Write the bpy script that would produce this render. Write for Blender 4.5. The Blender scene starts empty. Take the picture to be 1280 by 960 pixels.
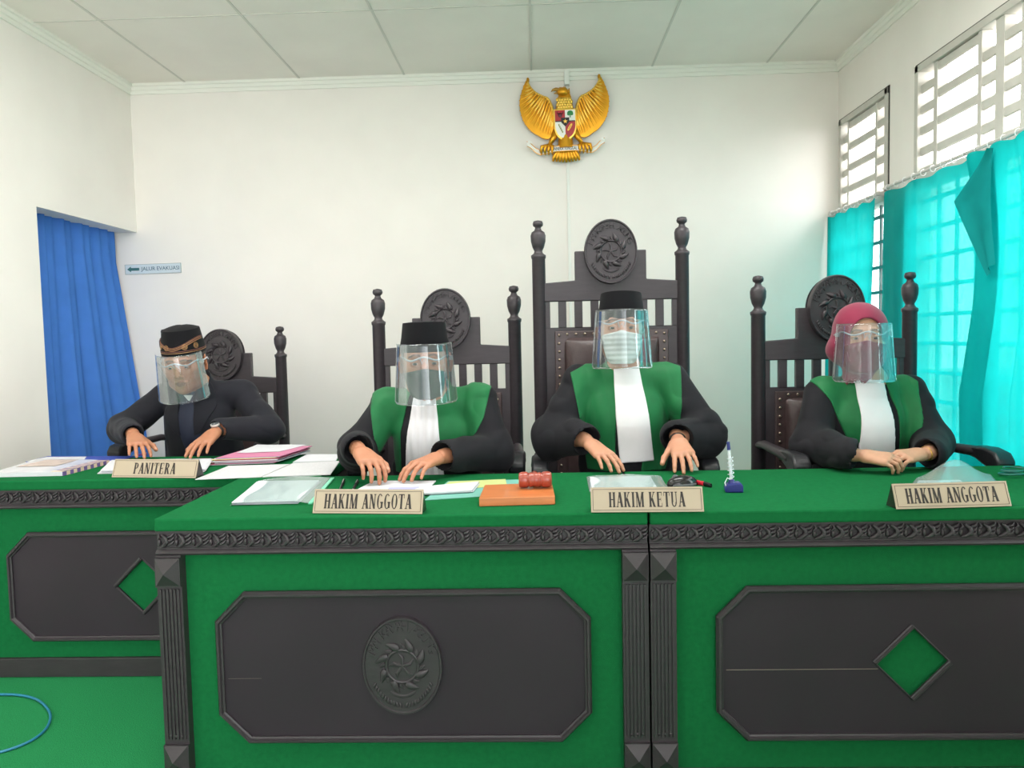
import bpy, math, random
import numpy as np
from mathutils import Vector, Matrix, Euler
random.seed(7)
PI = math.pi
SC = bpy.context.scene
COL = SC.collection

# ------------------------------------------------------------------ camera
FPX = 960.0
YAW, PIT, ROL = [math.radians(v) for v in (1.9, 3.55, -1.25)]
CR = Matrix.Rotation(YAW, 3, 'Z') @ Matrix.Rotation(PI/2 - PIT, 3, 'X') @ Matrix.Rotation(ROL, 3, 'Z')
CC = Vector((0, 0, 1.29))
cam_data = bpy.data.cameras.new('camera')
cam_data.sensor_width = 36.0
cam_data.lens = FPX/1280*36.0
cam_data.clip_start = 0.05
cam = bpy.data.objects.new('camera', cam_data)
COL.objects.link(cam)
cam.matrix_world = Matrix.Translation(CC) @ CR.to_4x4()
SC.camera = cam

def _ray(px, py):
    return CR @ Vector(((px-640)/FPX, (480-py)/FPX, -1))
def PY(px, py, y):
    d = _ray(px, py); return CC + d*(y/d.y)
def PZ(px, py, z=0.78):
    d = _ray(px, py); return CC + d*((z-CC.z)/d.z)
def PX(px, py, x):
    d = _ray(px, py); return CC + d*(x/d.x)

# ------------------------------------------------------------------ materials
def lin(c):
    return tuple((v/255/12.92 if v/255 <= .04045 else ((v/255+.055)/1.055)**2.4) for v in c)
MATS = {}
def mat(name, rgb, rough=.6, metal=0., spec=.5, noise=0., nscale=20., bump=0., bscale=80., sheen=0., stretch=(1, 1, 1), coat=0.):
    """rgb = sRGB 0-255 albedo; noise = +-brightness variation"""
    if name in MATS: return MATS[name]
    m = bpy.data.materials.new(name); m.use_nodes = True
    nt = m.node_tree; b = nt.nodes['Principled BSDF']
    c = lin(rgb)
    b.inputs['Base Color'].default_value = (*c, 1)
    b.inputs['Roughness'].default_value = rough
    b.inputs['Metallic'].default_value = metal
    b.inputs['Specular IOR Level'].default_value = spec
    b.inputs['Sheen Weight'].default_value = sheen
    b.inputs['Coat Weight'].default_value = coat
    tc = nt.nodes.new('ShaderNodeTexCoord'); mp = nt.nodes.new('ShaderNodeMapping')
    mp.inputs['Scale'].default_value = stretch
    nt.links.new(tc.outputs['Object'], mp.inputs[0])
    if noise > 0:
        n = nt.nodes.new('ShaderNodeTexNoise'); n.inputs['Scale'].default_value = nscale; n.inputs['Detail'].default_value = 5
        nt.links.new(mp.outputs[0], n.inputs['Vector'])
        r = nt.nodes.new('ShaderNodeValToRGB')
        r.color_ramp.elements[0].position = .25; r.color_ramp.elements[1].position = .75
        r.color_ramp.elements[0].color = (*[max(0, v*(1-noise)) for v in c], 1)
        r.color_ramp.elements[1].color = (*[min(1, v*(1+noise)) for v in c], 1)
        nt.links.new(n.outputs['Fac'], r.inputs[0]); nt.links.new(r.outputs[0], b.inputs['Base Color'])
    if bump > 0:
        n2 = nt.nodes.new('ShaderNodeTexNoise'); n2.inputs['Scale'].default_value = bscale; n2.inputs['Detail'].default_value = 4
        nt.links.new(mp.outputs[0], n2.inputs['Vector'])
        bp = nt.nodes.new('ShaderNodeBump'); bp.inputs['Strength'].default_value = bump; bp.inputs['Distance'].default_value = .01
        nt.links.new(n2.outputs['Fac'], bp.inputs['Height']); nt.links.new(bp.outputs[0], b.inputs['Normal'])
    MATS[name] = m
    return m

def clear_mat(name, tint=(235, 245, 245), body=.10, gloss_min=.015, gloss_max=.5, rough=.05, gtint=(255, 255, 255)):
    """thin clear plastic: mostly transparent, fresnel gloss, a faint milky body"""
    m = bpy.data.materials.new(name); m.use_nodes = True
    nt = m.node_tree; nt.nodes.clear(); N = nt.nodes.new; L = nt.links.new
    out = N('ShaderNodeOutputMaterial'); tr = N('ShaderNodeBsdfTransparent'); df = N('ShaderNodeBsdfDiffuse'); gl = N('ShaderNodeBsdfGlossy')
    tr.inputs['Color'].default_value = (*lin(tint), 1)
    df.inputs['Color'].default_value = (*lin((225, 230, 235)), 1)
    gl.inputs['Roughness'].default_value = rough; gl.inputs['Color'].default_value = (*lin(gtint), 1)
    m1 = N('ShaderNodeMixShader'); m1.inputs[0].default_value = body
    L(tr.outputs[0], m1.inputs[1]); L(df.outputs[0], m1.inputs[2])
    lw = N('ShaderNodeFresnel'); lw.inputs['IOR'].default_value = 1.42
    mr = N('ShaderNodeMapRange'); mr.inputs['To Min'].default_value = gloss_min; mr.inputs['To Max'].default_value = gloss_max
    L(lw.outputs[0], mr.inputs['Value'])
    m2 = N('ShaderNodeMixShader'); L(mr.outputs[0], m2.inputs[0]); L(m1.outputs[0], m2.inputs[1]); L(gl.outputs[0], m2.inputs[2])
    L(m2.outputs[0], out.inputs[0])
    MATS[name] = m
    return m

def cloth_mat(name, rgb, trans=.5, see=.0, noise=.06, weave=140.):
    """translucent curtain cloth"""
    m = bpy.data.materials.new(name); m.use_nodes = True
    nt = m.node_tree; nt.nodes.clear(); N = nt.nodes.new; L = nt.links.new
    out = N('ShaderNodeOutputMaterial'); df = N('ShaderNodeBsdfDiffuse'); tl = N('ShaderNodeBsdfTranslucent'); tr = N('ShaderNodeBsdfTransparent')
    c = lin(rgb)
    n = N('ShaderNodeTexNoise'); n.inputs['Scale'].default_value = 9; n.inputs['Detail'].default_value = 6
    tc = N('ShaderNodeTexCoord'); L(tc.outputs['Object'], n.inputs['Vector'])
    r = N('ShaderNodeValToRGB'); r.color_ramp.elements[0].position = .3; r.color_ramp.elements[1].position = .7
    r.color_ramp.elements[0].color = (*[v*(1-noise) for v in c], 1); r.color_ramp.elements[1].color = (*[min(1, v*(1+noise)) for v in c], 1)
    L(n.outputs['Fac'], r.inputs[0]); L(r.outputs[0], df.inputs[0]); L(r.outputs[0], tl.inputs[0])
    tr.inputs[0].default_value = (*[min(1, v*.7+.3) for v in c], 1)
    a = N('ShaderNodeMixShader'); a.inputs[0].default_value = trans; L(df.outputs[0], a.inputs[1]); L(tl.outputs[0], a.inputs[2])
    b = N('ShaderNodeMixShader'); b.inputs[0].default_value = see; L(a.outputs[0], b.inputs[1]); L(tr.outputs[0], b.inputs[2])
    L(b.outputs[0], out.inputs[0])
    MATS[name] = m
    return m

# ------------------------------------------------------------------ object helpers
def tag(o, label=None, cat=None, group=None, kind=None):
    if label: o['label'] = label
    if cat: o['category'] = cat
    if group: o['group'] = group
    if kind: o['kind'] = kind
    return o
def empty(name, loc=(0, 0, 0), rz=0., label=None, cat=None, group=None, parent=None, rot=None):
    o = bpy.data.objects.new(name, None); COL.objects.link(o)
    o.location = loc; o.rotation_euler = rot if rot else (0, 0, rz)
    o.empty_display_size = .05
    if parent: o.parent = parent
    return tag(o, label, cat, group)
def link_mesh(name, me, m, parent=None, loc=None, rot=None, smooth=None, bevel=0., mods=()):
    o = bpy.data.objects.new(name, me); COL.objects.link(o)
    if m is not None:
        for mm in (m if isinstance(m, (list, tuple)) else [m]): me.materials.append(mm)
    if parent: o.parent = parent
    if loc is not None: o.location = loc
    if rot is not None: o.rotation_euler = rot
    if smooth is not None:
        me.polygons.foreach_set('use_smooth', [True]*len(me.polygons))
        if smooth < 180: me.set_sharp_from_angle(angle=math.radians(smooth))
    if bevel > 0:
        b = o.modifiers.new('bevel', 'BEVEL'); b.width = bevel; b.segments = 2; b.limit_method = 'ANGLE'; b.angle_limit = math.radians(40)
    return o

class MB:
    """collects simple solids, build() links them as ONE mesh"""
    def __init__(s): s.v = []; s.f = []; s.mi = []; s.cur = 0
    def add(s, vs, fs, M=None):
        o = len(s.v)
        for p in vs:
            p = Vector(p); s.v.append(tuple(M @ p) if M is not None else tuple(p))
        for f in fs: s.f.append(tuple(i+o for i in f)); s.mi.append(s.cur)
        return s
    def box(s, x0, x1, y0, y1, z0, z1, M=None):
        return s.add([(x0, y0, z0), (x1, y0, z0), (x1, y1, z0), (x0, y1, z0), (x0, y0, z1), (x1, y0, z1), (x1, y1, z1), (x0, y1, z1)],
                     [(3, 2, 1, 0), (4, 5, 6, 7), (0, 1, 5, 4), (1, 2, 6, 5), (2, 3, 7, 6), (3, 0, 4, 7)], M)
    def prism(s, poly, a0, a1, axis='y', M=None):
        """poly = list of 2D points; axis y: (x,z) extruded in y; axis z: (x,y) extruded in z; axis x: (y,z)"""
        n = len(poly)
        def mk(p, a): return {'y': (p[0], a, p[1]), 'z': (p[0], p[1], a), 'x': (a, p[0], p[1])}[axis]
        vs = [mk(p, a0) for p in poly]+[mk(p, a1) for p in poly]
        area = sum(poly[i][0]*poly[(i+1) % n][1]-poly[(i+1) % n][0]*poly[i][1] for i in range(n))
        ccw = area > 0
        if axis == 'y': ccw = not ccw
        lo = tuple(range(n)); hi = tuple(range(n, 2*n))
        if (a1 > a0) != ccw: lo, hi = lo, hi[::-1]
        else: lo = lo[::-1]
        fs = [lo, hi]
        for i in range(n):
            j = (i+1) % n
            q = (i, j, j+n, i+n)
            fs.append(q if ((a1 > a0) == ccw) else q[::-1])
        return s.add(vs, fs, M)
    def lathe(s, prof, c=(0, 0, 0), n=24, M=None, sx=1., sy=1.):
        vs = []; fs = []
        k = len(prof)
        for r, z in prof:
            for i in range(n):
                a = 2*PI*i/n; vs.append((c[0]+r*sx*math.cos(a), c[1]+r*sy*math.sin(a), c[2]+z))
        for j in range(k-1):
            for i in range(n):
                i2 = (i+1) % n
                fs.append((j*n+i, j*n+i2, (j+1)*n+i2, (j+1)*n+i))
        fs.append(tuple(range(n))[::-1]); fs.append(tuple(range((k-1)*n, k*n)))
        return s.add(vs, fs, M)
    def tube(s, pts, r, n=10, M=None, closed=False, flat=1.):
        pts = [Vector(p) for p in pts]; k = len(pts)
        rs = r if isinstance(r, (list, tuple)) else [r]*k
        vs = []; fs = []; up = None
        for i, p in enumerate(pts):
            t = (pts[(i+1) % k]-pts[i-1]) if closed else (pts[min(i+1, k-1)]-pts[max(i-1, 0)])
            if t.length < 1e-9: t = Vector((0, 0, 1))
            t.normalize()
            if up is None: up = Vector((0, 0, 1)) if abs(t.z) < .9 else Vector((0, 1, 0))
            u = up-t*up.dot(t)
            if u.length < 1e-6: u = t.orthogonal()
            u.normalize(); w = t.cross(u); up = u
            for j in range(n):
                a = 2*PI*j/n; vs.append(p+(u*math.cos(a)*flat+w*math.sin(a))*rs[i])
        m = k if closed else k-1
        for i in range(m):
            i2 = (i+1) % k
            for j in range(n):
                j2 = (j+1) % n
                fs.append((i*n+j, i*n+j2, i2*n+j2, i2*n+j))
        if not closed: fs.append(tuple(range(n))[::-1]); fs.append(tuple(range((k-1)*n, k*n)))
        return s.add(vs, fs, M)
    def ell(s, c, r, n=16, k=10, M=None, R=None):
        vs = []; fs = []
        for j in range(k+1):
            th = PI*j/k
            for i in range(n):
                a = 2*PI*i/n
                p = Vector((r[0]*math.sin(th)*math.cos(a), r[1]*math.sin(th)*math.sin(a), r[2]*math.cos(th)))
                if R is not None: p = R @ p
                vs.append(Vector(c)+p)
        for j in range(k):
            for i in range(n):
                i2 = (i+1) % n
                fs.append((j*n+i, (j+1)*n+i, (j+1)*n+i2, j*n+i2))
        return s.add(vs, fs, M)
    def grid(s, fn, nu, nv, M=None):
        vs = [fn(i/nu, j/nv) for j in range(nv+1) for i in range(nu+1)]
        fs = [(j*(nu+1)+i, j*(nu+1)+i+1, (j+1)*(nu+1)+i+1, (j+1)*(nu+1)+i) for j in range(nv) for i in range(nu)]
        return s.add(vs, fs, M)
    def mesh(s, name='m'):
        me = bpy.data.meshes.new(name); me.from_pydata(s.v, [], s.f)
        me.validate(); me.update()
        return me
    def build(s, name, m, parent=None, **kw):
        me = s.mesh(name)
        o = link_mesh(name, me, m, parent, **kw)
        if len(set(s.mi)) > 1 and len(me.polygons) == len(s.mi): me.polygons.foreach_set('material_index', s.mi)
        return o

def solidify(o, t, off=0.):
    m = o.modifiers.new('solid', 'SOLIDIFY'); m.thickness = t; m.offset = off
    return o

# ------------------------------------------------------------------ signed distance modelling
class Grid:
    def __init__(s, lo, hi, h):
        s.h = h; s.lo = np.array(lo, float)
        s.n = [int(math.ceil((hi[i]-lo[i])/h))+1 for i in range(3)]
        s.ax = [(s.lo[i]+h*np.arange(s.n[i])).astype(np.float32) for i in range(3)]
        s.f = np.full(s.n, .06, np.float32)
    def region(s, lo, hi):
        sl = []
        for i in range(3):
            a = max(0, int((lo[i]-s.lo[i])/s.h)); b = min(s.n[i], int((hi[i]-s.lo[i])/s.h)+2)
            if b <= a: return None
            sl.append(slice(a, b))
        return tuple(sl)
    def xyz(s, sl):
        return (s.ax[0][sl[0]][:, None, None], s.ax[1][sl[1]][None, :, None], s.ax[2][sl[2]][None, None, :])
    def op(s, fn, lo, hi, k=.01, mode='u'):
        sl = s.region(lo, hi)
        if sl is None: return
        d = fn(*s.xyz(sl)).astype(np.float32); f = s.f[sl]
        if mode == 'u':
            if k > 0:
                hh = np.clip(.5+.5*(d-f)/k, 0, 1); s.f[sl] = d*(1-hh)+f*hh-k*hh*(1-hh)
            else: s.f[sl] = np.minimum(f, d)
        elif mode == 's':
            d = -d
            if k > 0:
                hh = np.clip(.5-.5*(d-f)/k, 0, 1); s.f[sl] = (d*(1-hh)+f*hh)+k*hh*(1-hh)
            else: s.f[sl] = np.maximum(f, d)
        elif mode == 'i':
            s.f[sl] = np.maximum(f, d)
    def cap(s, a, b, ra, rb=None, k=.01, mode='u', sq=None):
        rb = ra if rb is None else rb
        a = np.array(a, float); b = np.array(b, float); ab = b-a; L = max(float(ab@ab), 1e-12)
        def fn(X, Y, Z):
            t = np.clip(((X-a[0])*ab[0]+(Y-a[1])*ab[1]+(Z-a[2])*ab[2])/L, 0, 1)
            dx = X-a[0]-t*ab[0]; dy = Y-a[1]-t*ab[1]; dz = Z-a[2]-t*ab[2]
            if sq is not None: dx, dy, dz = dx/sq[0], dy/sq[1], dz/sq[2]
            return np.sqrt(dx*dx+dy*dy+dz*dz)-(ra+(rb-ra)*t)
        m = max(ra, rb)*(max(sq) if sq is not None else 1)+max(k, .008)*1.5+.012
        s.op(fn, np.minimum(a, b)-m, np.maximum(a, b)+m, k, mode)
    def ell(s, c, r, M=None, k=.01, mode='u'):
        """ellipsoid, M = 3x3 rotation local->world"""
        c = np.array(c, float); r = np.array(r, float)
        def fn(X, Y, Z):
            dx, dy, dz = X-c[0], Y-c[1], Z-c[2]
            if M is not None:
                dx, dy, dz = (M[0][0]*dx+M[1][0]*dy+M[2][0]*dz, M[0][1]*dx+M[1][1]*dy+M[2][1]*dz, M[0][2]*dx+M[1][2]*dy+M[2][2]*dz)
            k0 = np.sqrt((dx/r[0])**2+(dy/r[1])**2+(dz/r[2])**2)
            k1 = np.sqrt((dx/r[0]**2)**2+(dy/r[1]**2)**2+(dz/r[2]**2)**2)+1e-9
            return k0*(k0-1)/k1
        m = max(r)+max(k, .008)*1.5+.012
        s.op(fn, c-m, c+m, k, mode)
    def mesh(s, name):
        f = s.f; n = f.shape
        ins = f < 0
        cs = np.zeros((n[0]-1, n[1]-1, n[2]-1), np.uint8)
        offs = [(i, j, k) for i in (0, 1) for j in (0, 1) for k in (0, 1)]
        for o in offs: cs += ins[o[0]:n[0]-1+o[0], o[1]:n[1]-1+o[1], o[2]:n[2]-1+o[2]]
        act = (cs > 0) & (cs < 8); idx = np.argwhere(act)
        del cs
        V = np.zeros((len(idx), 3)); W = np.zeros(len(idx))
        vals = {o: f[idx[:, 0]+o[0], idx[:, 1]+o[1], idx[:, 2]+o[2]].astype(float) for o in offs}
        for o in offs:
            for a in range(3):
                if o[a] == 0:
                    p = list(o); p[a] = 1; p = tuple(p)
                    va, vb = vals[o], vals[p]; c = (va < 0) != (vb < 0)
                    t = np.where(c, va/np.where(c, va-vb, 1), 0)
                    P = np.tile(np.array(o, float), (len(idx), 1)); P[:, a] += t
                    V += P*c[:, None]; W += c
        V = (V/W[:, None]+idx)*s.h+s.lo
        mp = np.full(act.shape, -1, np.int32); mp[act] = np.arange(len(idx))
        Q = []
        for a in range(3):
            b, c = (a+1) % 3, (a+2) % 3
            sl0 = [slice(None)]*3; sl1 = [slice(None)]*3; sl0[a] = slice(0, n[a]-1); sl1[a] = slice(1, n[a])
            A, B = ins[tuple(sl0)], ins[tuple(sl1)]
            e = np.argwhere(A != B)
            e = e[(e[:, b] > 0) & (e[:, c] > 0) & (e[:, b] < n[b]-1) & (e[:, c] < n[c]-1)]
            flip = A[e[:, 0], e[:, 1], e[:, 2]]
            def g(db, dc):
                q = e.copy(); q[:, b] += db; q[:, c] += dc; return mp[q[:, 0], q[:, 1], q[:, 2]]
            q = np.stack([g(-1, -1), g(0, -1), g(0, 0), g(-1, 0)], 1)
            q[~flip] = q[~flip][:, ::-1]; Q.append(q)
        Q = np.concatenate(Q); Q = Q[(Q >= 0).all(1)]
        me = bpy.data.meshes.new(name)
        me.vertices.add(len(V)); me.vertices.foreach_set('co', V.astype(np.float32).ravel())
        me.loops.add(len(Q)*4); me.loops.foreach_set('vertex_index', Q.astype(np.int32).ravel())
        me.polygons.add(len(Q)); me.polygons.foreach_set('loop_start', (np.arange(len(Q))*4).astype(np.int32))
        me.polygons.foreach_set('loop_total', np.full(len(Q), 4, np.int32))
        me.update(calc_edges=True); me.polygons.foreach_set('use_smooth', np.ones(len(Q), bool))
        me.validate()
        return me, V

# ------------------------------------------------------------------ lettering (own serif face, unit height)
def glyph_polys(ch):
    P = []
    def S(x0, y0, x1, y1, w):
        w *= 1.22
        P.append([(x0-w/2, y0), (x0+w/2, y0), (x1+w/2, y1), (x1-w/2, y1)])
    def B(x0, y0, x1, y1): P.append([(x0, y0), (x1, y0), (x1, y1), (x0, y1)])
    def serif(x, y, w=.24): B(x-w/2, y if y < .5 else y-.055, x+w/2, y+.055 if y < .5 else y)
    def A(cx, cy, rx, ry, a0, a1, tk=.15, tn=.06, n=14):
        for i in range(n):
            q = []
            for a, side in ((a0+(a1-a0)*i/n, 1), (a0+(a1-a0)*(i+1)/n, 1), (a0+(a1-a0)*(i+1)/n, -1), (a0+(a1-a0)*i/n, -1)):
                t = tn+(tk-tn)*abs(math.cos(math.radians(a)))**1.5
                r = 0 if side == 1 else t
                q.append((cx+(rx-r)*math.cos(math.radians(a)), cy+(ry-min(r, tn*1.3+(t-tn)*.3))*math.sin(math.radians(a))))
            P.append(q)
    w = .6
    if ch == 'H': S(.13, 0, .13, 1, .14); S(.47, 0, .47, 1, .14); B(.13, .47, .47, .54); [serif(x, y) for x in (.13, .47) for y in (0, 1)]
    elif ch == 'A': S(.09, 0, .29, 1, .06); S(.49, 0, .31, 1, .16); B(.15, .29, .45, .35); serif(.09, 0, .2); serif(.5, 0, .24); w = .6
    elif ch == 'K': S(.13, 0, .13, 1, .14); S(.20, .40, .45, 1, .06); S(.48, 0, .27, .58, .15); serif(.13, 0); serif(.13, 1); serif(.45, 1, .2); serif(.49, 0, .22)
    elif ch == 'I': S(.15, 0, .15, 1, .14); serif(.15, 0, .26); serif(.15, 1, .26); w = .3
    elif ch == 'M': S(.10, 0, .10, 1, .055); S(.62, 0, .62, 1, .14); S(.36, 0, .14, 1, .13); S(.36, 0, .58, 1, .06); serif(.1, 0, .2); serif(.62, 0); B(0, .945, .17, 1); B(.56, .945, .74, 1); w = .75
    elif ch == 'N': S(.10, 0, .10, 1, .06); S(.50, 0, .50, 1, .06); S(.48, 0, .13, 1, .14); serif(.1, 0, .2); serif(.5, 1, .2); B(0, .945, .15, 1); w = .62
    elif ch == 'O': A(.29, .5, .27, .52, 0, 360, n=28); w = .58
    elif ch == 'G': A(.29, .5, .27, .52, 50, 320, n=22); S(.47, .05, .47, .42, .13); serif(.45, .42+.0, .24); B(.34, .38, .58, .44); w = .6
    elif ch == 'T': S(.28, 0, .28, 1, .14); B(.02, .94, .54, 1); serif(.28, 0); B(.02, .72, .06, 1); B(.50, .72, .54, 1); w = .56
    elif ch == 'P': S(.14, 0, .14, 1, .14); A(.22, .73, .27, .27, -90, 90); B(.14, .94, .24, 1); B(.14, .46, .24, .52); serif(.14, 0, .26); serif(.1, 1, .2); w = .52
    elif ch == 'R': S(.14, 0, .14, 1, .14); A(.22, .74, .26, .26, -90, 90); B(.14, .94, .24, 1); B(.14, .48, .24, .54); S(.48, 0, .30, .5, .14); serif(.14, 0, .24); serif(.1, 1, .2); serif(.5, 0, .18); w = .6
    elif ch == 'E': S(.14, 0, .14, 1, .14); B(.07, .94, .48, 1); B(.07, 0, .50, .06); B(.14, .47, .40, .53); B(.44, .74, .48, 1); B(.46, 0, .50, .26); B(.37, .38, .40, .62); w = .55
    elif ch == 'U': S(.14, .3, .14, 1, .12); S(.48, .3, .48, 1, .06); A(.29, .32, .225, .33, 180, 360, tk=.11, tn=.07); serif(.13, 1); serif(.47, 1, .2)
    elif ch == ' ': w = .28
    return P, w
def serif_text(mb, s, width, height, depth, M):
    tot = sum(glyph_polys(c)[1]+.07 for c in s)-.07
    sx = width/tot; x = -width/2
    for c in s:
        P, w = glyph_polys(c)
        for p in P:
            q = [(x+a*sx, (b-.5)*height) for a, b in p]
            mb.prism(q, 0, -depth, 'y', M)
        x += (w+.07)*sx
def font_mesh(s, size, extrude=.001, align='CENTER', shear=0.):
    cu = bpy.data.curves.new('t', 'FONT'); cu.body = s; cu.size = size; cu.extrude = extrude; cu.align_x = align; cu.align_y = 'CENTER'; cu.resolution_u = 3; cu.shear = shear
    ob = bpy.data.objects.new('t', cu); COL.objects.link(ob)
    dg = bpy.context.evaluated_depsgraph_get(); me = bpy.data.meshes.new_from_object(ob.evaluated_get(dg))
    vs = [v.co.copy() for v in me.vertices]; fs = [tuple(p.vertices) for p in me.polygons]
    bpy.data.objects.remove(ob); bpy.data.curves.remove(cu); bpy.data.meshes.remove(me)
    return vs, fs
# ------------------------------------------------------------------ materials used everywhere
M_wall = mat('painted_wall', (238, 232, 226), .85, noise=.03, nscale=3, bump=.05, bscale=30)
M_ceil = mat('ceiling_board', (238, 231, 224), .9, noise=.04, nscale=2.5)
M_trim = mat('white_trim', (238, 236, 228), .7)
M_carpet = mat('green_carpet', (38, 130, 77), .95, noise=.22, nscale=240, bump=.5, bscale=300, spec=.1)
M_cloth = mat('green_cloth', (23, 98, 55), .95, noise=.10, nscale=60, bump=.15, bscale=400, spec=.04)
M_wood = mat('dark_painted_wood', (54, 48, 52), .42, noise=.14, nscale=14, bump=.08, bscale=60, stretch=(1, 6, 6), spec=.45)
M_leather = mat('brown_leather', (66, 52, 52), .35, noise=.15, nscale=40, bump=.12, bscale=140)
M_blackpad = mat('black_leather', (34, 34, 38), .4, bump=.1, bscale=120)
M_nail = mat('brass_nail', (150, 135, 120), .3, metal=.9)
M_winwood = mat('grey_window_wood', (196, 192, 184), .7, noise=.08, nscale=10)
M_edge = mat('dark_gap', (60, 58, 54), .9)
M_metal = mat('rod_metal', (205, 200, 196), .35, metal=.3)
XR, XL, YB, ZC = 1.93, -2.60, 5.0, 2.965
YF = -2.2   # hall goes on behind the camera, end left open to let in sky light

def struct(o): o['kind'] = 'structure'; return o
# floor and ceiling
struct(MB().box(XL-.8, XR+.2, YF, YB+.2, -.1, 0).build('floor', M_carpet))
struct(MB().box(XL-.2, XR+.2, YF, YB+.2, ZC, ZC+.08).build('ceiling', M_ceil))
# seams of the ceiling boards (thin cover strips)
def on_ceiling(px, py): p = PZ(px, py, ZC); return (p.x, p.y)
def strip(mb, a, b, w=.012, h=.004):
    a = Vector(a); b = Vector(b); d = (b-a).normalized(); n = Vector((-d.y, d.x))*w/2
    mb.prism([tuple(a+n), tuple(a-n), tuple(b-n), tuple(b+n)], ZC-h, ZC+.001, 'z')
mb = MB()
for (x1, y1), (x2, y2) in (((470, 0), (497, 95)), ((662, 0), (664, 90)), ((850, 0), (815, 84)), ((1020, 0), (962, 78)), ((285, 0), (375, 99)), ((86, 0), (235, 103))):
    a, b = on_ceiling(x1, y1), on_ceiling(x2, y2)
    xm = (a[0]+b[0])/2
    strip(mb, (xm, YF), (xm, YB))
for y in (4.0, 2.78, 1.56):
    strip(mb, (XL, y), (XR, y), .008, .003)
struct(mb.build('trim_1', mat('seam_grey', (212, 207, 200), .9)))
# walls
struct(MB().box(XL-.8, XR+.2, YB, YB+.15, 0, ZC).build('wall_back', M_wall))
mb = MB()  # left wall, opening to the corner closed by a lintel
DY, DZ, WT = 3.985, 2.022, .15
mb.box(XL-WT, XL, YF, DY, 0, ZC); mb.box(XL-WT, XL, DY, YB, DZ, ZC)
struct(mb.build('wall_left', M_wall))
struct(MB().box(XL-.8, XL-.65, YF, YB, 0, ZC).build('wall_passage', M_wall))
struct(MB().box(XL-.8, XL-WT, YF, YB, 2.4, 2.45).build('trim_2', M_wall))
# right wall with two window openings
W2 = (1.9, 4.0); W1 = (4.30, 4.97); WZ0, WZ1 = .62, 2.59
mb = MB(); t = .14
mb.box(XR, XR+t, YF, W2[0], 0, ZC); mb.box(XR, XR+t, W2[1], W1[0], 0, ZC); mb.box(XR, XR+t, W1[1], YB, 0, ZC)
for a, b in (W2, W1):
    mb.box(XR, XR+t, a, b, 0, WZ0); mb.box(XR, XR+t, a, b, WZ1, ZC)
struct(mb.build('wall_right', M_wall))
# crown mouldings
prof = [(0, 0), (.010, 0), (.014, .02), (.022, .024), (.026, .042), (.036, .046), (.036, .062), (0, .062)]
z0 = ZC-.062
struct(MB().prism([(YB-a, z0+b) for a, b in prof], XL, XR, 'x').build('trim_3', M_trim))
struct(MB().prism([(XL+a, z0+b) for a, b in prof], YF, YB, 'y').build('trim_4', M_trim))
struct(MB().prism([(XR-a, z0+b) for a, b in prof], YF, YB, 'y').build('trim_5', M_trim))
mb = MB(); mb.box(XL, XL+.012, YF, DY, 0, .1)
struct(mb.build('baseboard_left', M_trim))
struct(MB().box(XL, XR, YB-.012, YB, 0, .1).build('baseboard_back', M_trim))
# conduit on the back wall
p0 = PY(706, 92, YB); p1 = PY(713, 290, YB)
mb = MB(); xm = (p0.x+p1.x)/2
mb.box(xm-.009, xm+.009, YB-.012, YB, .1, ZC-.02)
c = mb.build('cable_trunking', mat('trunking_white', (232, 232, 226), .6), bevel=.002)
tag(c, 'thin white cable trunking running down the back wall behind the golden eagle', 'cable trunking')
MB().box(xm-.016, xm+.016, YB-.055, YB, ZC-.10, ZC-.01).build('trunking_elbow', MATS['trunking_white'], c, bevel=.004)

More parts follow.
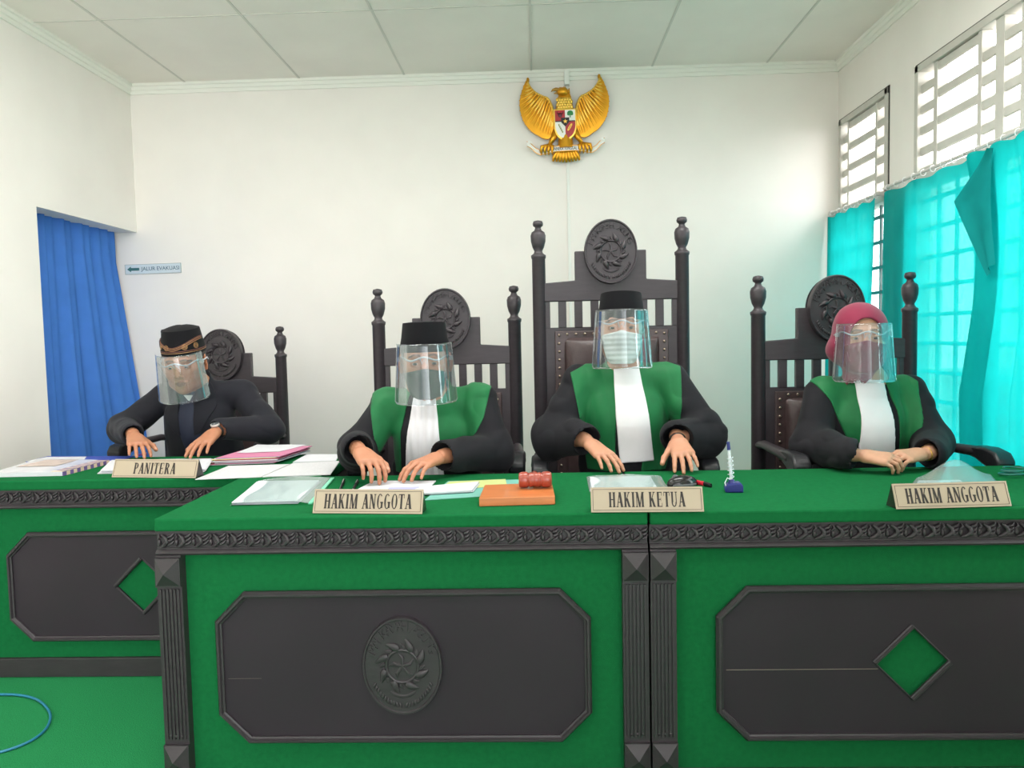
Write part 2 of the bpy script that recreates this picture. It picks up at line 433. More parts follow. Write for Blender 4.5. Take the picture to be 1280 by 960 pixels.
# windows: frame, mullions, louvre slats above; barred glass below
M_glass = clear_mat('window_glass', (240, 248, 248), body=.03)
def window(name, ya, yb, cols):
    """cols = list of (y0, y1, nrows, offset) openings in the louvre panel"""
    w = empty(name, (XR, (ya+yb)/2, WZ0)); struct(w)
    o = Vector((XR, (ya+yb)/2, WZ0))
    def B(*a): return MB().box(*a)
    X0, X1 = XR-.012, XR+.06
    T = Matrix.Translation(-o)
    mb = MB(); f = .035
    mb.box(X0, X1, ya, ya+f, WZ0, WZ1, T); mb.box(X0, X1, yb-f, yb, WZ0, WZ1, T)
    mb.box(X0, X1, ya, yb, WZ1-f, WZ1, T); mb.box(X0, X1, ya, yb, WZ0, WZ0+f, T); mb.box(X0, X1+.02, ya, yb, 1.985, 2.045, T)
    mb.build('window_frame', M_winwood, w, bevel=.003)
    # louvre panel: mullions between the openings
    edges = [ya+f]+[v for c in cols for v in c[:2]]+[yb-f]
    mb = MB()
    for i in range(0, len(edges), 2):
        if edges[i+1] > edges[i]: mb.box(XR, XR+.05, edges[i], edges[i+1], 2.045, WZ1-f, T)
    mb.build('mullion', M_winwood, w, bevel=.002)
    for (a, b, n, ph) in cols:
        mb = MB()
        zt, zb = WZ1-f, 2.045
        for i in range(n+1):
            z = zb+(zt-zb)*(i+ph)/n
            if z > zt+.001: continue
            mb.prism([(XR+.004, z-.040), (XR+.014, z-.044), (XR+.060, z+.014), (XR+.052, z+.024), (XR+.004, z-.006)], a, b, 'y', T)
        mb.build('louvre', M_winwood, w)
    # lower part: bars
    mb = MB(); nb = max(3, int((yb-ya)/.16))
    for i in range(1, nb): y = ya+(yb-ya)*i/nb; mb.box(XR+.03, XR+.042, y-.008, y+.008, WZ0+f, 1.99, T)
    z = WZ0+f+.13
    while z < 1.95: mb.box(XR+.028, XR+.045, ya, yb, z-.009, z+.009, T); z += .142
    mb.build('window_bars', mat('bar_grey', (120, 122, 122), .6), w)
    MB().box(XR+.05, XR+.054, ya+f, yb-f, WZ0+f, 1.99, T).build('pane', M_glass, w)
    mb = MB(); e = .008
    mb.box(XR-.004, XR+.004, ya-e, ya, WZ0, WZ1+e, T); mb.box(XR-.004, XR+.004, yb, yb+e, WZ0, WZ1+e, T); mb.box(XR-.004, XR+.004, ya-e, yb+e, WZ1, WZ1+e, T)
    mb.build('sealing_strip', M_edge, w)
    return w
window('window_1', W1[0], W1[1], [(4.345, 4.45, 5, 0.), (4.475, 4.84, 4, .0), (4.86, 4.935, 5, .3)])
window('window_2', W2[0], W2[1], [(1.96, 2.25, 5, 0), (2.29, 2.6, 4, 0), (2.65, 2.9, 5, .3), (2.93, 3.12, 5, 0), (3.165, 3.275, 5, .4), (3.335, 3.435, 5, .1), (3.465, 3.80, 4, 0), (3.835, 3.965, 5, .4)])

# outside: pale paved yard and a bright hazy sky (world)
struct(MB().box(XR+.3, 30, -12, 30, -.35, -.3).build('ground', mat('pale_yard', (190, 188, 180), .9, noise=.1, nscale=2)))

# curtains
M_cyan = cloth_mat('turquoise_curtain_cloth', (24, 176, 174), trans=.50, see=.025)
M_thin = cloth_mat('thin_turquoise_cloth', (24, 176, 174), trans=.50, see=.13)
M_blue = cloth_mat('blue_curtain_cloth', (86, 140, 224), trans=.30, see=.0, noise=.05)
def curtain_mesh(y0, y1, zt, zb, x, amp, waves, seed, pinch=None, nu=90, nv=50):
    rnd = random.Random(seed); ph = [rnd.uniform(0, 6) for _ in range(4)]
    mb = MB()
    def fn(u, v):
        k = 1.
        yy = y0+(y1-y0)*u
        if pinch: yy = pinch(u, v, yy)
        a = amp*(.45+.55*min(1, v*2))
        d = math.sin(u*waves*2*PI+ph[0]+.6*math.sin(v*2.5+ph[1]))+.35*math.sin(u*waves*4.3*PI+ph[2]+v)
        return (x-.01-a*(1+.7*d), yy+.006*math.sin(v*7+ph[3]+u*5), zt+(zb-zt)*v+.006*math.sin(u*waves*2*PI*1.0+ph[0]))
    mb.grid(fn, nu, nv)
    return mb
def rod(y0, y1, z, label, other):
    e = empty('curtain_rod', (XR-.06, (y0+y1)/2, z), label=label, cat='curtain rod')
    h = (y1-y0)/2
    MB().tube([(0, -h, 0), (0, h, 0)], .008, 12).build('pole', M_metal, e, smooth=60)
    for s in (-1, 1):
        MB().box(-.012, .06, s*(h-.03)-.009, s*(h-.03)+.009, -.012, .012).build('bracket', M_metal, e, bevel=.002)
    n = int((y1-y0)/.09)
    for i in range(n):
        y = -h+.05+(2*h-.1)*i/(n-1)
        MB().tube([(.013*math.cos(a*PI/6), y, -.004+.015*math.sin(a*PI/6)) for a in range(12)], .0022, 6, closed=True).build('ring', mat('ring_white', (235, 235, 235), .4), e, smooth=60)
    return e
rod(4.27, 4.985, 2.02, 'short white curtain rod over the narrow window by the corner', 0)
rod(2.2, 4.22, 2.035, 'long white curtain rod over the wide window', 0)
c = curtain_mesh(4.30, 4.98, 1.995, .45, XR-.05, .016, 4, 3, pinch=lambda u, v, yy: yy+(.035*v*max(0, 1-u*4) if u < .25 else 0)).build('curtain', M_cyan, smooth=180)
tag(c, 'turquoise curtain over the narrow window next to the corner, behind the medallion chair', 'curtain', 'turquoise window curtains')
def pin2(u, v, yy):
    # free edge (u=0) is drawn back in the middle
    return yy+.30*math.exp(-((v-.55)/.42)**2)*(1-u)**2*0+(.02*v)
c = curtain_mesh(3.12, 4.19, 2.005, .40, XR-.05, .015, 4, 11, pinch=pin2).build('curtain', M_thin, smooth=180)
tag(c, 'thin turquoise curtain at the far end of the wide window, bars showing through', 'curtain', 'turquoise window curtains')
def pin3(u, v, yy): return yy+(.07*min(1, v*3)*u)*0
c = curtain_mesh(2.30, 3.36, 2.005, .40, XR-.085, .022, 6, 5, pinch=lambda u, v, yy: yy-.10*u*math.sin(min(1, v*1.6)*PI)).build('curtain', M_cyan, smooth=180)
tag(c, 'gathered turquoise curtain with turned-back hem at the near end of the wide window', 'curtain', 'turquoise window curtains')
# the hem folded back at the top
hm = MB()
a = PX(1240, 185, XR-.13); b = PX(1196, 252, XR-.13); d = PX(1213, 262, XR-.13); e_ = PX(1234, 345, XR-.13); f_ = PX(1245, 330, XR-.13)
def flap(u, v):
    p = Vector(a).lerp(Vector(b), v) if v < .5 else None
    L = [a.lerp(b, min(1, v*2)) if v < .5 else b.lerp(e_, (v-.5)*2)][0]
    Rr = a.lerp(f_, v)
    q = L.lerp(Rr, u); q = q+Vector((-.012*math.sin(u*PI*2+v*3)-.012*math.sin(u*PI), 0, 0)); return q
hm.grid(flap, 14, 30); fl = hm.build('folded_hem', cloth_mat('double_turquoise_cloth', (30, 150, 150), trans=.22, see=0.), c, smooth=180)

# blue curtain in the doorway
mb = MB()
def bl(u, v):
    zt = DZ+.02 - .02*u; z = zt*(1-v)+.03*v
    y = 3.96+u*(1.02+0*v)
    # the curtain's far edge comes forward into the room as it falls
    xx = XL-.13 + (.17*min(1, max(0, (v-.1)*1.6)))*u**2
    ph = 9*u*2*PI*.55+.8*math.sin(v*2.2+u*3)
    return (xx+.020*math.sin(ph)*(.5+v)+.010*math.sin(ph*2.3+1), min(y, 4.965)+.004*math.sin(v*9), z)
mb.grid(bl, 120, 60)
c = mb.build('curtain', M_blue, smooth=180); pass
tag(c, 'long blue curtain hanging in the doorway of the left wall', 'curtain')
MB().tube([(XL-.13, 3.92, DZ+.03), (XL-.13, 5.0, DZ+.03)], .008, 8).build('curtain_pole', M_metal, c, smooth=60)

# evacuation sign
pa, pb = PY(157, 337, YB), PY(227, 335, YB)
w = (pb.x-pa.x); cx = (pa.x+pb.x)/2; cz = PY(192, 336, YB).z
sg = empty('evacuation_sign', (cx, YB-.004, cz), rot=(0, math.radians(-.6), 0), label='small pale evacuation route sign with green arrow beside the blue curtain', cat='sign')
MB().box(-w/2, w/2, -.003, .003, -.032, .032).build('board', mat('sign_pale', (208, 218, 224), .4), sg)
gr = mat('sign_green', (60, 110, 112), .5)
mb = MB(); mb.prism([(-w/2+.015, 0), (-w/2+.04, .018), (-w/2+.04, .009), (-w/2+.095, .009), (-w/2+.095, -.009), (-w/2+.04, -.009), (-w/2+.04, -.018)], -.005, -.003, 'y')
mb.build('arrow', gr, sg)
vs, fs = font_mesh('JALUR EVAKUASI', .034, .0006)
tw = max(v.x for v in vs)-min(v.x for v in vs); k = (w-.12)/tw
mb = MB(); mb.add([(v.x*k+.05, -.004-v.z, v.y*1.05) for v in vs], fs); mb.build('lettering', mat('sign_text', (70, 105, 125), .5), sg)
mb = MB()
for q in ((-w/2, w/2, .03, .032), (-w/2, w/2, -.032, -.03), (-w/2, -w/2+.002, -.032, .032), (w/2-.003, w/2, -.032, .032)): mb.box(q[0], q[1], -.0045, -.002, q[2], q[3])
mb.build('border', mat('sign_border', (150, 158, 150), .5), sg)
# ------------------------------------------------------------------ carved court medallion (unit: metres, faces -y, centre at origin)
def medallion_mb(rx=.118, ry=.143, depth=.035, letters=True):
    mb = MB(); n = 56
    def ring(fx, fz, y): return [(fx*math.cos(2*PI*i/n), y, fz*math.sin(2*PI*i/n)) for i in range(n)]
    prof = [(1, 0), (1, -depth+.008), (.985, -depth), (.95, -depth), (.93, -depth+.007), (.0001, -depth+.007)]
    vs = []; fs = []
    for k, y in prof: vs += ring(rx*k, ry*k, y)
    for j in range(len(prof)-1):
        for i in range(n):
            i2 = (i+1) % n; fs.append((j*n+i, (j+1)*n+i, (j+1)*n+i2, j*n+i2))
    mb.add(vs, fs)
    mb.prism([(rx*math.cos(2*PI*i/n), ry*math.sin(2*PI*i/n)) for i in range(n)], -.001, 0, 'y')
    yf = -depth+.007
    # central ring
    cz = .0
    mb.tube([(.40*rx*math.cos(a*PI/16), yf-.003, cz+.40*rx*math.sin(a*PI/16)) for a in range(32)], .0045, 8, closed=True)
    # swirling flames
    for i in range(8):
        a0 = i*PI/4+.2
        pts = []
        for t in range(7):
            u = t/6; r = rx*(.42+.24*u); a = a0+.45*u*u+.14*math.sin(u*PI)
            pts.append((r*math.cos(a), yf-.003, cz+r*math.sin(a)*1.02))
        mb.tube(pts, [.008, .011, .0115, .010, .008, .0055, .0025], 8)
        pts = []
        for t in range(5):
            u = t/4; r = rx*(.44+.12*u); a = a0-.35+.2*u
            pts.append((r*math.cos(a), yf-.002, cz+r*math.sin(a)))
        mb.tube(pts, [.006, .006, .005, .004, .0015], 6)
    # inner device: small cross of leaves
    for i in range(5):
        a = PI/2+i*2*PI/5
        mb.tube([(0, yf-.002, cz), (.22*rx*math.cos(a), yf-.004, cz+.22*rx*math.sin(a)), (.32*rx*math.cos(a+.25), yf-.002, cz+.32*rx*math.sin(a+.25))], [.004, .005, .002], 6)
    mb.ell((0, yf-.002, cz), (.008, .005, .008), 10, 6)
    # beads / leaves along the lower rim
    for i in range(-11, 12):
        a = -PI/2+i*.098
        if abs(i) < 1: continue
        c = Vector((.80*rx*math.cos(a), yf-.002, .80*ry*math.sin(a)))
        R = Matrix.Rotation(-(a+PI/2)+(.5 if i > 0 else -.5), 3, 'Y')
        mb.ell(c, (.0042, .004, .0085), 8, 5, R=R)
    mb.tube([(.55*rx*math.cos(-PI/2+t*.1), yf-.001, .62*ry*math.sin(-PI/2+t*.1)) for t in range(-6, 7)], [.002]+[.0045]*11+[.002], 6)
    if letters:
        word = 'MAHKAMAH AGUNG'
        for i, ch in enumerate(word):
            if ch == ' ': continue
            a = PI/2+(len(word)/2-.5-i)*.178
            vs, fs = font_mesh(ch, .038, .006)
            c = Vector((.79*rx*math.cos(a), yf, .80*ry*math.sin(a)))
            M = Matrix.Translation(c) @ Matrix.Rotation(-(a-PI/2), 4, 'Y') @ Matrix.Rotation(PI/2, 4, 'X')
            mb.add(vs, fs, M)
    return mb
MED = medallion_mb().mesh('medallion')
MED.materials.append(M_wood); MED.polygons.foreach_set('use_smooth', [True]*len(MED.polygons)); MED.set_sharp_from_angle(angle=math.radians(45))

# ------------------------------------------------------------------ desks
DESK_H = .78
def octagon(x0, x1, z0, z1, c): return [(x0+c, z0), (x1-c, z0), (x1, z0+c), (x1, z1-c), (x1-c, z1), (x0+c, z1), (x0, z1-c), (x0, z0+c)]
def moulding(mb, pts, closed=True, w=.018, y=0., d=.022):
    """bevelled strip following the 2D outline pts (x,z) on the plane y (towards -y)"""
    n = len(pts); P = [Vector(p) for p in pts]
    prof = [(-w/2, 0), (-w/2, -d*.5), (-w*.2, -d), (w*.1, -d), (w*.25, -d*.6), (w/2, -d*.5), (w/2, 0)]
    rings = []
    for i in range(n):
        a = P[i-1] if (closed or i > 0) else None; b = P[(i+1) % n] if (closed or i < n-1) else None
        d1 = (P[i]-a).normalized() if a is not None else (b-P[i]).normalized()
        d2 = (b-P[i]).normalized() if b is not None else d1
        n1 = Vector((-d1.y, d1.x)); n2 = Vector((-d2.y, d2.x)); m = (n1+n2).normalized(); k = 1/max(.3, m.dot(n1))
        rings.append([(P[i].x+m.x*u*k, y+v, P[i].y+m.y*u*k) for u, v in prof])
    q = len(prof); vs = [p for r in rings for p in r]; fs = []
    for i in range(n if closed else n-1):
        j = (i+1) % n
        for t in range(q-1): fs.append((i*q+t, j*q+t, j*q+t+1, i*q+t+1))
        fs.append((i*q+q-1, j*q+q-1, j*q, i*q))
    if not closed: fs += [tuple(range(q))[::-1], tuple(range((n-1)*q, n*q))]
    mb.add(vs, fs)
def frieze_mb(w, z0, z1, y):
    """carved band: row of curling leaves between two fillets, front at y (towards -y)"""
    mb = MB(); h = z1-z0
    mb.box(0, w, y+.006, y+.03, z0, z1)
    mb.prism([(y+.03, z0), (y-.006, z0), (y-.010, z0+.006), (y-.004, z0+.013), (y+.002, z0+.016), (y+.002, z0+.020), (y+.03, z0+.020)], 0, w, 'x')
    mb.box(0, w, y-.002, y+.03, z1-.006, z1)
    n = max(2, int(round(w/.052))); s = w/n
    for i in range(n):
        x = s*(i+.5); zc = z0+.022; t = h-.032
        pts = [(x-.016, y+.004, zc), (x-.004, y-.001, zc+t*.12), (x+.008, y-.003, zc+t*.4), (x+.004, y-.003, zc+t*.7), (x-.008, y+.001, zc+t*.95)]
        mb.tube(pts, [.003, .006, .0065, .006, .003], 8)
        for k in range(3):
            zz = zc+t*(.2+.28*k)
            mb.tube([(x+.010, y+.001, zz), (x+.020, y-.001, zz+t*.10), (x+.027, y+.003, zz+t*.28)], [.0045, .0045, .0015], 6)
        mb.ell((x-.018, y+.003, zc+t*.35), (.006, .006, .011), 8, 6)
        mb.tube([(x-.022, y+.003, zc+t*.55), (x-.014, y, zc+t*.8), (x-.018, y+.003, zc+t*.98)], [.003, .0045, .002], 6)
    return mb
def post_mb(w, z0, z1, y):
    mb = MB(); mb.box(0, w, y, y+.05, z0, z1)
    for zz in (z1-.006, z0+.10):   # pyramid blocks at the head and the foot
        zb = zz-.085; zt = zz; zb = zz-.082
        mb.box(0, w, y-.010, y, zb-.004, zt)
        vs = [(0.002, y-.010, zb), (w-.002, y-.010, zb), (w-.002, y-.010, zt-.002), (.002, y-.010, zt-.002), (w/2, y-.036, (zb+zt)/2)]
        mb.add(vs, [(0, 1, 4), (1, 2, 4), (2, 3, 4), (3, 0, 4)])
    # flutes: raised reeds
    n = 6
    for i in range(n):
        x = w*(.14+.72*i/(n-1))
        mb.box(x-.003, x+.003, y-.005, y, z0+.115, z1-.10)
    for i in range(3): mb.ell((w*(.28+.22*i), y-.003, z0+.125), (.005, .004, .005), 8, 5)
    return mb
def desk(x0, w, yf, depth, centre, label, octx, octz, post_left=True, post_right=True, kick=False, group='court desks with green cloth tops'):
    e = empty('court_desk', (x0, yf, 0), label=label, cat='desk', group=group)
    H = DESK_H
    top = MB().box(0, w, 0, depth, H-.038, H).build('desk_top', M_cloth, e, bevel=.006)
    fz0, fz1 = H-.110, H-.038
    frieze_mb(w, fz0, fz1, .012).build('frieze', M_wood, e, smooth=50)
    MB().box(.0, w, .034, .052, .005, fz0+.02).build('front_panel', M_cloth, e)
    y = .034
    for s, on in ((0, post_left), (1, post_right)):
        o = post_mb(.074, .0, fz0, y-.030).build('post', M_wood, e, loc=(s*(w-.074), 0, 0)); 
    # octagonal raised panel
    x_a, x_b = octx; z_a, z_b = octz; c = .082
    cx = (x_a+x_b)/2; cz = (z_a+z_b)/2
    pn = MB(); oc = octagon(x_a, x_b, z_a, z_b, c)
    if centre == 'diamond':
        dm = .108
        dia = [(cx-dm, cz), (cx, cz-dm), (cx+dm, cz), (cx, cz+dm)]
        # board with a diamond opening: four pieces around it
        up = [p for p in oc]
        L = [(x_a, z_b-c), (x_a, z_a+c), (x_a+c, z_a), (cx, z_a), (cx, cz-dm), (cx-dm, cz), (cx, cz+dm), (cx, z_b), (x_a+c, z_b)]
        Rr = [(cx, z_a), (x_b-c, z_a), (x_b, z_a+c), (x_b, z_b-c), (x_b-c, z_b), (cx, z_b), (cx, cz+dm), (cx+dm, cz), (cx, cz-dm)]
        pn.prism(L, y-.012, y, 'y'); pn.prism(Rr, y-.012, y, 'y')
    else: pn.prism(oc, y-.012, y, 'y')
    pn.build('octagonal_panel', mat('smooth_dark_board', (50, 42, 49), .42, noise=.10, nscale=3, spec=.25), e)
    m = MB(); moulding(m, oc, True, .020, y-.010, .018); m.build('panel_moulding', M_wood, e)
    if centre == 'diamond':
        m = MB(); moulding(m, [(cx-dm, cz), (cx, cz+dm)], False, .015, y-.011, .012); m.build('diamond_moulding', M_wood, e)
        m = MB(); moulding(m, [(cx, cz-dm), (cx+dm, cz)], False, .015, y-.011, .012); m.build('diamond_moulding', M_wood, e)
        m = MB(); moulding(m, [(cx-dm, cz), (cx, cz-dm)], False, .006, y-.011, .005); moulding(m, [(cx, cz+dm), (cx+dm, cz)], False, .006, y-.011, .005); m.build('diamond_edge', M_wood, e)
        if not kick: MB().box(x_a+.02, cx-dm*.9, y-.0135, y-.011, cz-.02, cz-.0185).build('board_joint', mat('pale_joint', (120, 108, 100), .8), e)
    else:
        o = bpy.data.objects.new('medallion', MED); COL.objects.link(o); o.parent = e; o.location = (cx, y-.008, cz+.005); o.scale = (1., .6, 1.03)
        MB().box(x_a+.02, x_a+.12, y-.0128, y-.011, cz-.035, cz-.0345).build('board_joint', mat('pale_joint', (120, 108, 100), .8), e)
    # plinth, end boards, rear legs
    MB().box(.005, w-.005, .02 if kick else .036, .05, 0, .075 if kick else .02).build('plinth', M_wood, e, bevel=.003)
    for s in (0, 1):
        MB().box(s*(w-.02), s*(w-.02)+.02, .052, .42, .0, H-.04).build('end_board', M_wood, e)
    return e
UW = 1.44
desk(-1.130, UW-.002, 2.18, .66, 'medallion', 'judges desk carrying the carved round seal on its octagonal panel', (.172, 1.262), (.105, .545))
desk(.314, UW, 2.18, .66, 'diamond', 'judges desk with diamond panel on the right side of the photo', (.200, 1.305), (.105, .545))
desk(-2.262, UW, 2.845, .56, 'diamond', 'clerk desk further back beside the blue curtain, diamond panel half hidden', (.205, 1.24), (.155, .565), kick=True)

# ------------------------------------------------------------------ carved chairs
def chair(x, y, dh, label, rz=0., arm_out=0., arm_up=0.):
    """dh raises the tall back; back posts stand at y, seat faces -y"""
    e = empty('carved_armchair', (x, y, 0), rz, label=label, cat='chair', group='carved court armchairs with seal medallions')
    HW = .322
    zf = 1.375+dh                                  # top of the square shaft (foot of the finial)
    for s in (-1, 1):
        pr = [(.028, .0), (.030, .02), (.031, .5), (.030, zf-.02), (.033, zf-.015), (.034, zf-.004), (.030, zf)]
        MB().lathe(pr, (s*HW, 0, 0), 24).build('back_post', M_wood, e, smooth=50)
        f = [(.028, zf), (.020, zf+.008), (.018, zf+.016), (.026, zf+.032), (.033, zf+.058), (.034, zf+.085), (.029, zf+.100), (.017, zf+.108), (.013, zf+.118), (.014, zf+.122), (.022, zf+.128), (.024, zf+.138), (.020, zf+.149), (.004, zf+.153)]
        MB().lathe(f, (s*HW, 0, 0), 24).build('finial', M_wood, e, smooth=60)
    zr0, zr1 = 1.162+dh, 1.245+dh                  # top rail
    zs = 1.385+dh; hs = .160
    MB().prism([(-HW+.02, zr0), (HW-.02, zr0), (HW-.02, zr1), (hs, zr1+.01), (hs, zs), (-hs, zs), (-hs, zr1+.01), (-HW+.02, zr1)], -.016, .016, 'y').build('crest_rail', M_wood, e, bevel=.004)
    o = bpy.data.objects.new('medallion', MED); COL.objects.link(o); o.parent = e; o.location = (0, -.012, 1.378+dh)
    MB().lathe([(.115, 0), (.115, .001)], (0, 0, 0), 40, M=Matrix.Translation((0, .020, 1.378+dh)) @ Matrix.Rotation(PI/2, 4, 'X'), sy=1.2).build('medallion_back', M_wood, e)
    # pierced slats under the rail
    zo0 = 1.045+dh
    nop = 8; pitch = (2*HW-.06)/nop
    for i in range(nop+1):
        xc = -HW+.03+pitch*i
        w = .018
        MB().box(max(-HW+.015, xc-w), min(HW-.015, xc+w), -.012, .012, zo0-.005, zr0+.005).build('slat', M_wood, e, bevel=.002)
    # solid lower back and leather cushion
    MB().box(-HW+.02, HW-.02, -.012, .012, .45, zo0).build('back_board', M_wood, e)
    zc1 = zo0-.045; zc0 = .55
    mb = MB()
    def pad(u, v):
        ex = min(u, 1-u); ez = min(v, 1-v)
        b = (1-math.exp(-ex*16))*(1-math.exp(-ez*22))
        return (-.215+.43*u, -.020-.038*b, zc0+(zc1-zc0)*v)
    mb.grid(pad, 24, 32)
    p = mb.build('back_cushion', M_leather, e, smooth=180); solidify(p, .01, -1)
    mb = MB(); 
    mb.prism([(-.255, zc0-.02), (.255, zc0-.02), (.255, zc1+.028), (-.255, zc1+.028)], -.022, -.010, 'y')
    mb.build('cushion_border', M_leather, e, bevel=.004)
    mb = MB()
    z = zc0
    while z < zc1+.02:
        for s in (-1, 1): mb.ell((s*.236, -.023, z), (.0065, .005, .0065), 8, 5)
        z += .037
    xx = -.2
    while xx < .201:
        mb.ell((xx, -.023, zc1+.014), (.0065, .005, .0065), 8, 5); xx += .04
    o = mb.build('nail_row', M_nail, e, smooth=180); o['kind'] = 'stuff'
    # seat, legs, arms
    mb = MB()
    def seatf(u, v):
        ex = min(u, 1-u); ez = min(v, 1-v); b = (1-math.exp(-ex*14))*(1-math.exp(-ez*14))
        return (-.27+.54*u, -.50+.48*v, .44+.05*b)
    mb.grid(seatf, 20, 20); o = mb.build('seat', M_leather, e, smooth=180); solidify(o, .03, -1)
    MB().box(-.30, .30, -.52, .0, .36, .43).build('seat_frame', M_wood, e, bevel=.005)
    arms = arm_out
    for s in (-1, 1):
        arm_out = arms[(s+1)//2] if isinstance(arms, tuple) else arms
        MB().lathe([(.022, 0), (.026, .05), (.022, .1), (.03, .2), (.03, .36)], (s*.275, -.48, 0), 20).build('leg', M_wood, e, smooth=50)
        # wooden arm: rises from the back post, sweeps forward and curls over
        zo = .745+arm_up
        pts = [(s*HW, -.005, zo+.02), (s*(HW+.004), -.10, zo+.035), (s*(HW+.012+arm_out*.4), -.22, zo+.032), (s*(HW+.02+arm_out*.8), -.34, zo+.030), (s*(HW+.025+arm_out), -.42, zo+.022)]
        MB().tube(pts, [.020, .022, .024, .026, .024], 14, flat=.8).build('arm_rail', M_wood, e, smooth=60)
        # padded scroll at the front of the arm
        mb = MB(); xc = s*(HW+.012+arm_out)
        prof = []
        for k in range(25):
            a = k/24*2*PI; prof.append((-.42+.125*math.cos(a)*abs(math.cos(a))**-.45 if abs(math.cos(a)) > 1e-3 else -.42, zo+.010+.044*math.sin(a)))
        prof = [(-.29, zo+.035), (-.34, zo+.052), (-.42, zo+.056), (-.485, zo+.046), (-.515, zo+.018), (-.512, zo-.018), (-.485, zo-.040), (-.45, zo-.040), (-.43, zo-.015), (-.36, zo+.006), (-.29, zo+.012)]
        mb.prism(prof, xc-.034, xc+.034, 'x')
        mb.build('arm_pad', M_blackpad, e, bevel=.010, smooth=40)
        # curved front support
        pts = [(xc, -.46, zo-.02), (xc, -.47, zo-.10), (xc-s*.01, -.43, zo-.18), (s*.29, -.40, zo-.27), (s*.285, -.44, .42)]
        MB().tube(pts, [.018, .022, .024, .022, .022], 12).build('arm_support', M_wood, e, smooth=60)
    return e
chair(.338, 3.50, .28, 'tallest carved dark chair, in the middle, with its seal above a white-masked judge')
chair(-.425, 3.63, 0., 'carved dark chair behind the judge in the dark green mask')
chair(1.280, 3.36, .0, 'carved dark chair behind the woman in the red headscarf, next to the window', rz=0., arm_out=(-.03, .10), arm_up=.03)
chair(-1.742, 4.22, -.155, 'low carved dark chair behind the clerk in the patterned cap', arm_out=.03)
# ------------------------------------------------------------------ name plates (perspex tents)
M_plate = mat('beige_plate', (174, 157, 136), .3, spec=.6)
M_ink = mat('black_ink', (38, 30, 28), .5)
M_pside = mat('smoky_perspex', (40, 38, 36), .2)
def plate(text, pa, pb, label, cap_w=.80, h=.072):
    """pa, pb: pixels of the lower left and lower right front corners on the desk"""
    A, B = PZ(*pa), PZ(*pb)
    mid = (A+B)/2; rz = math.atan2(B.y-A.y, B.x-A.x); w = (B-A).length
    e = empty('name_plate', (mid.x, mid.y, .7805), rz, label=label, cat='name plate', group='beige name plates on the desks')
    lean = math.radians(22); d = h*math.sin(lean); hh = h*math.cos(lean)
    MB().prism([(0, 0), (.004, 0), (d+.002, hh-.004), (2*d, 0), (2*d+.004, 0), (d+.004, hh), (d, hh)], -w/2+.002, w/2-.002, 'x').build('tent', M_pside, e)
    for s in (-1, 1):
        MB().prism([(0.002, 0.001), (2*d+.002, 0.001), (d+.002, hh-.003)], s*(w/2-.004), s*(w/2-.001), 'x').build('side_panel', M_pside, e)
    M = Matrix.Rotation(-lean, 4, 'X')
    MB().box(-w/2, w/2, -.0035, .0, 0.0, h, M).build('face_board', M_plate, e, bevel=.001)
    T = M @ Matrix.Translation((0, -.0035, h/2))
    mb = MB(); b = .0055; t = .0011
    for q in ((-w/2+b, w/2-b, h/2-b-t, h/2-b), (-w/2+b, w/2-b, -h/2+b, -h/2+b+t), (-w/2+b, -w/2+b+t, -h/2+b, h/2-b), (w/2-b-t, w/2-b, -h/2+b, h/2-b)):
        mb.box(q[0], q[1], -.0006, 0, q[2], q[3], T)
    mb.build('border_line', M_ink, e)
    mb = MB(); serif_text(mb, text, w*cap_w, h*.60, .0008, T)
    mb.build('lettering', M_ink, e)
    return e
plate('PANITERA', (140, 597), (245, 598), 'name plate PANITERA on the clerk desk', .50)
plate('HAKIM ANGGOTA', (391, 642), (528, 643), 'name plate HAKIM ANGGOTA in front of the judge in the dark green mask', .80)
plate('HAKIM KETUA', (739, 641), (880, 640), 'name plate HAKIM KETUA in the middle of the judges desks', .68)
plate('HAKIM ANGGOTA', (1120, 637), (1264, 633), 'name plate HAKIM ANGGOTA beside the clear plastic folder near the window', .80)

# ------------------------------------------------------------------ papers
M_paper = mat('white_paper', (208, 208, 213), .8, noise=.04, nscale=30)
M_paper2 = mat('grey_print_paper', (184, 187, 196), .8, noise=.07, nscale=25)
def text_paper(name, rgb=(208, 207, 210), ink=.75, freq=160.):
    m = bpy.data.materials.new(name); m.use_nodes = True; nt = m.node_tree; b = nt.nodes['Principled BSDF']; N = nt.nodes.new; L = nt.links.new
    b.inputs['Roughness'].default_value = .8
    tc = N('ShaderNodeTexCoord'); wv = N('ShaderNodeTexWave'); wv.wave_type = 'BANDS'; wv.bands_direction = 'Y'; wv.inputs['Scale'].default_value = freq/6.28; wv.inputs['Distortion'].default_value = 0
    L(tc.outputs['Object'], wv.inputs['Vector'])
    no = N('ShaderNodeTexNoise'); no.inputs['Scale'].default_value = 220; L(tc.outputs['Object'], no.inputs['Vector'])
    mu = N('ShaderNodeMath'); mu.operation = 'MULTIPLY'; L(wv.outputs['Fac'], mu.inputs[0]); L(no.outputs['Fac'], mu.inputs[1])
    r = N('ShaderNodeValToRGB'); c = lin(rgb)
    r.color_ramp.elements[0].position = .36; r.color_ramp.elements[1].position = .48
    r.color_ramp.elements[0].color = (*c, 1); r.color_ramp.elements[1].color = (*[v*ink for v in c], 1)
    L(mu.outputs[0], r.inputs[0]); L(r.outputs[0], b.inputs['Base Color']); MATS[name] = m
    return m
M_text = text_paper('printed_paper')
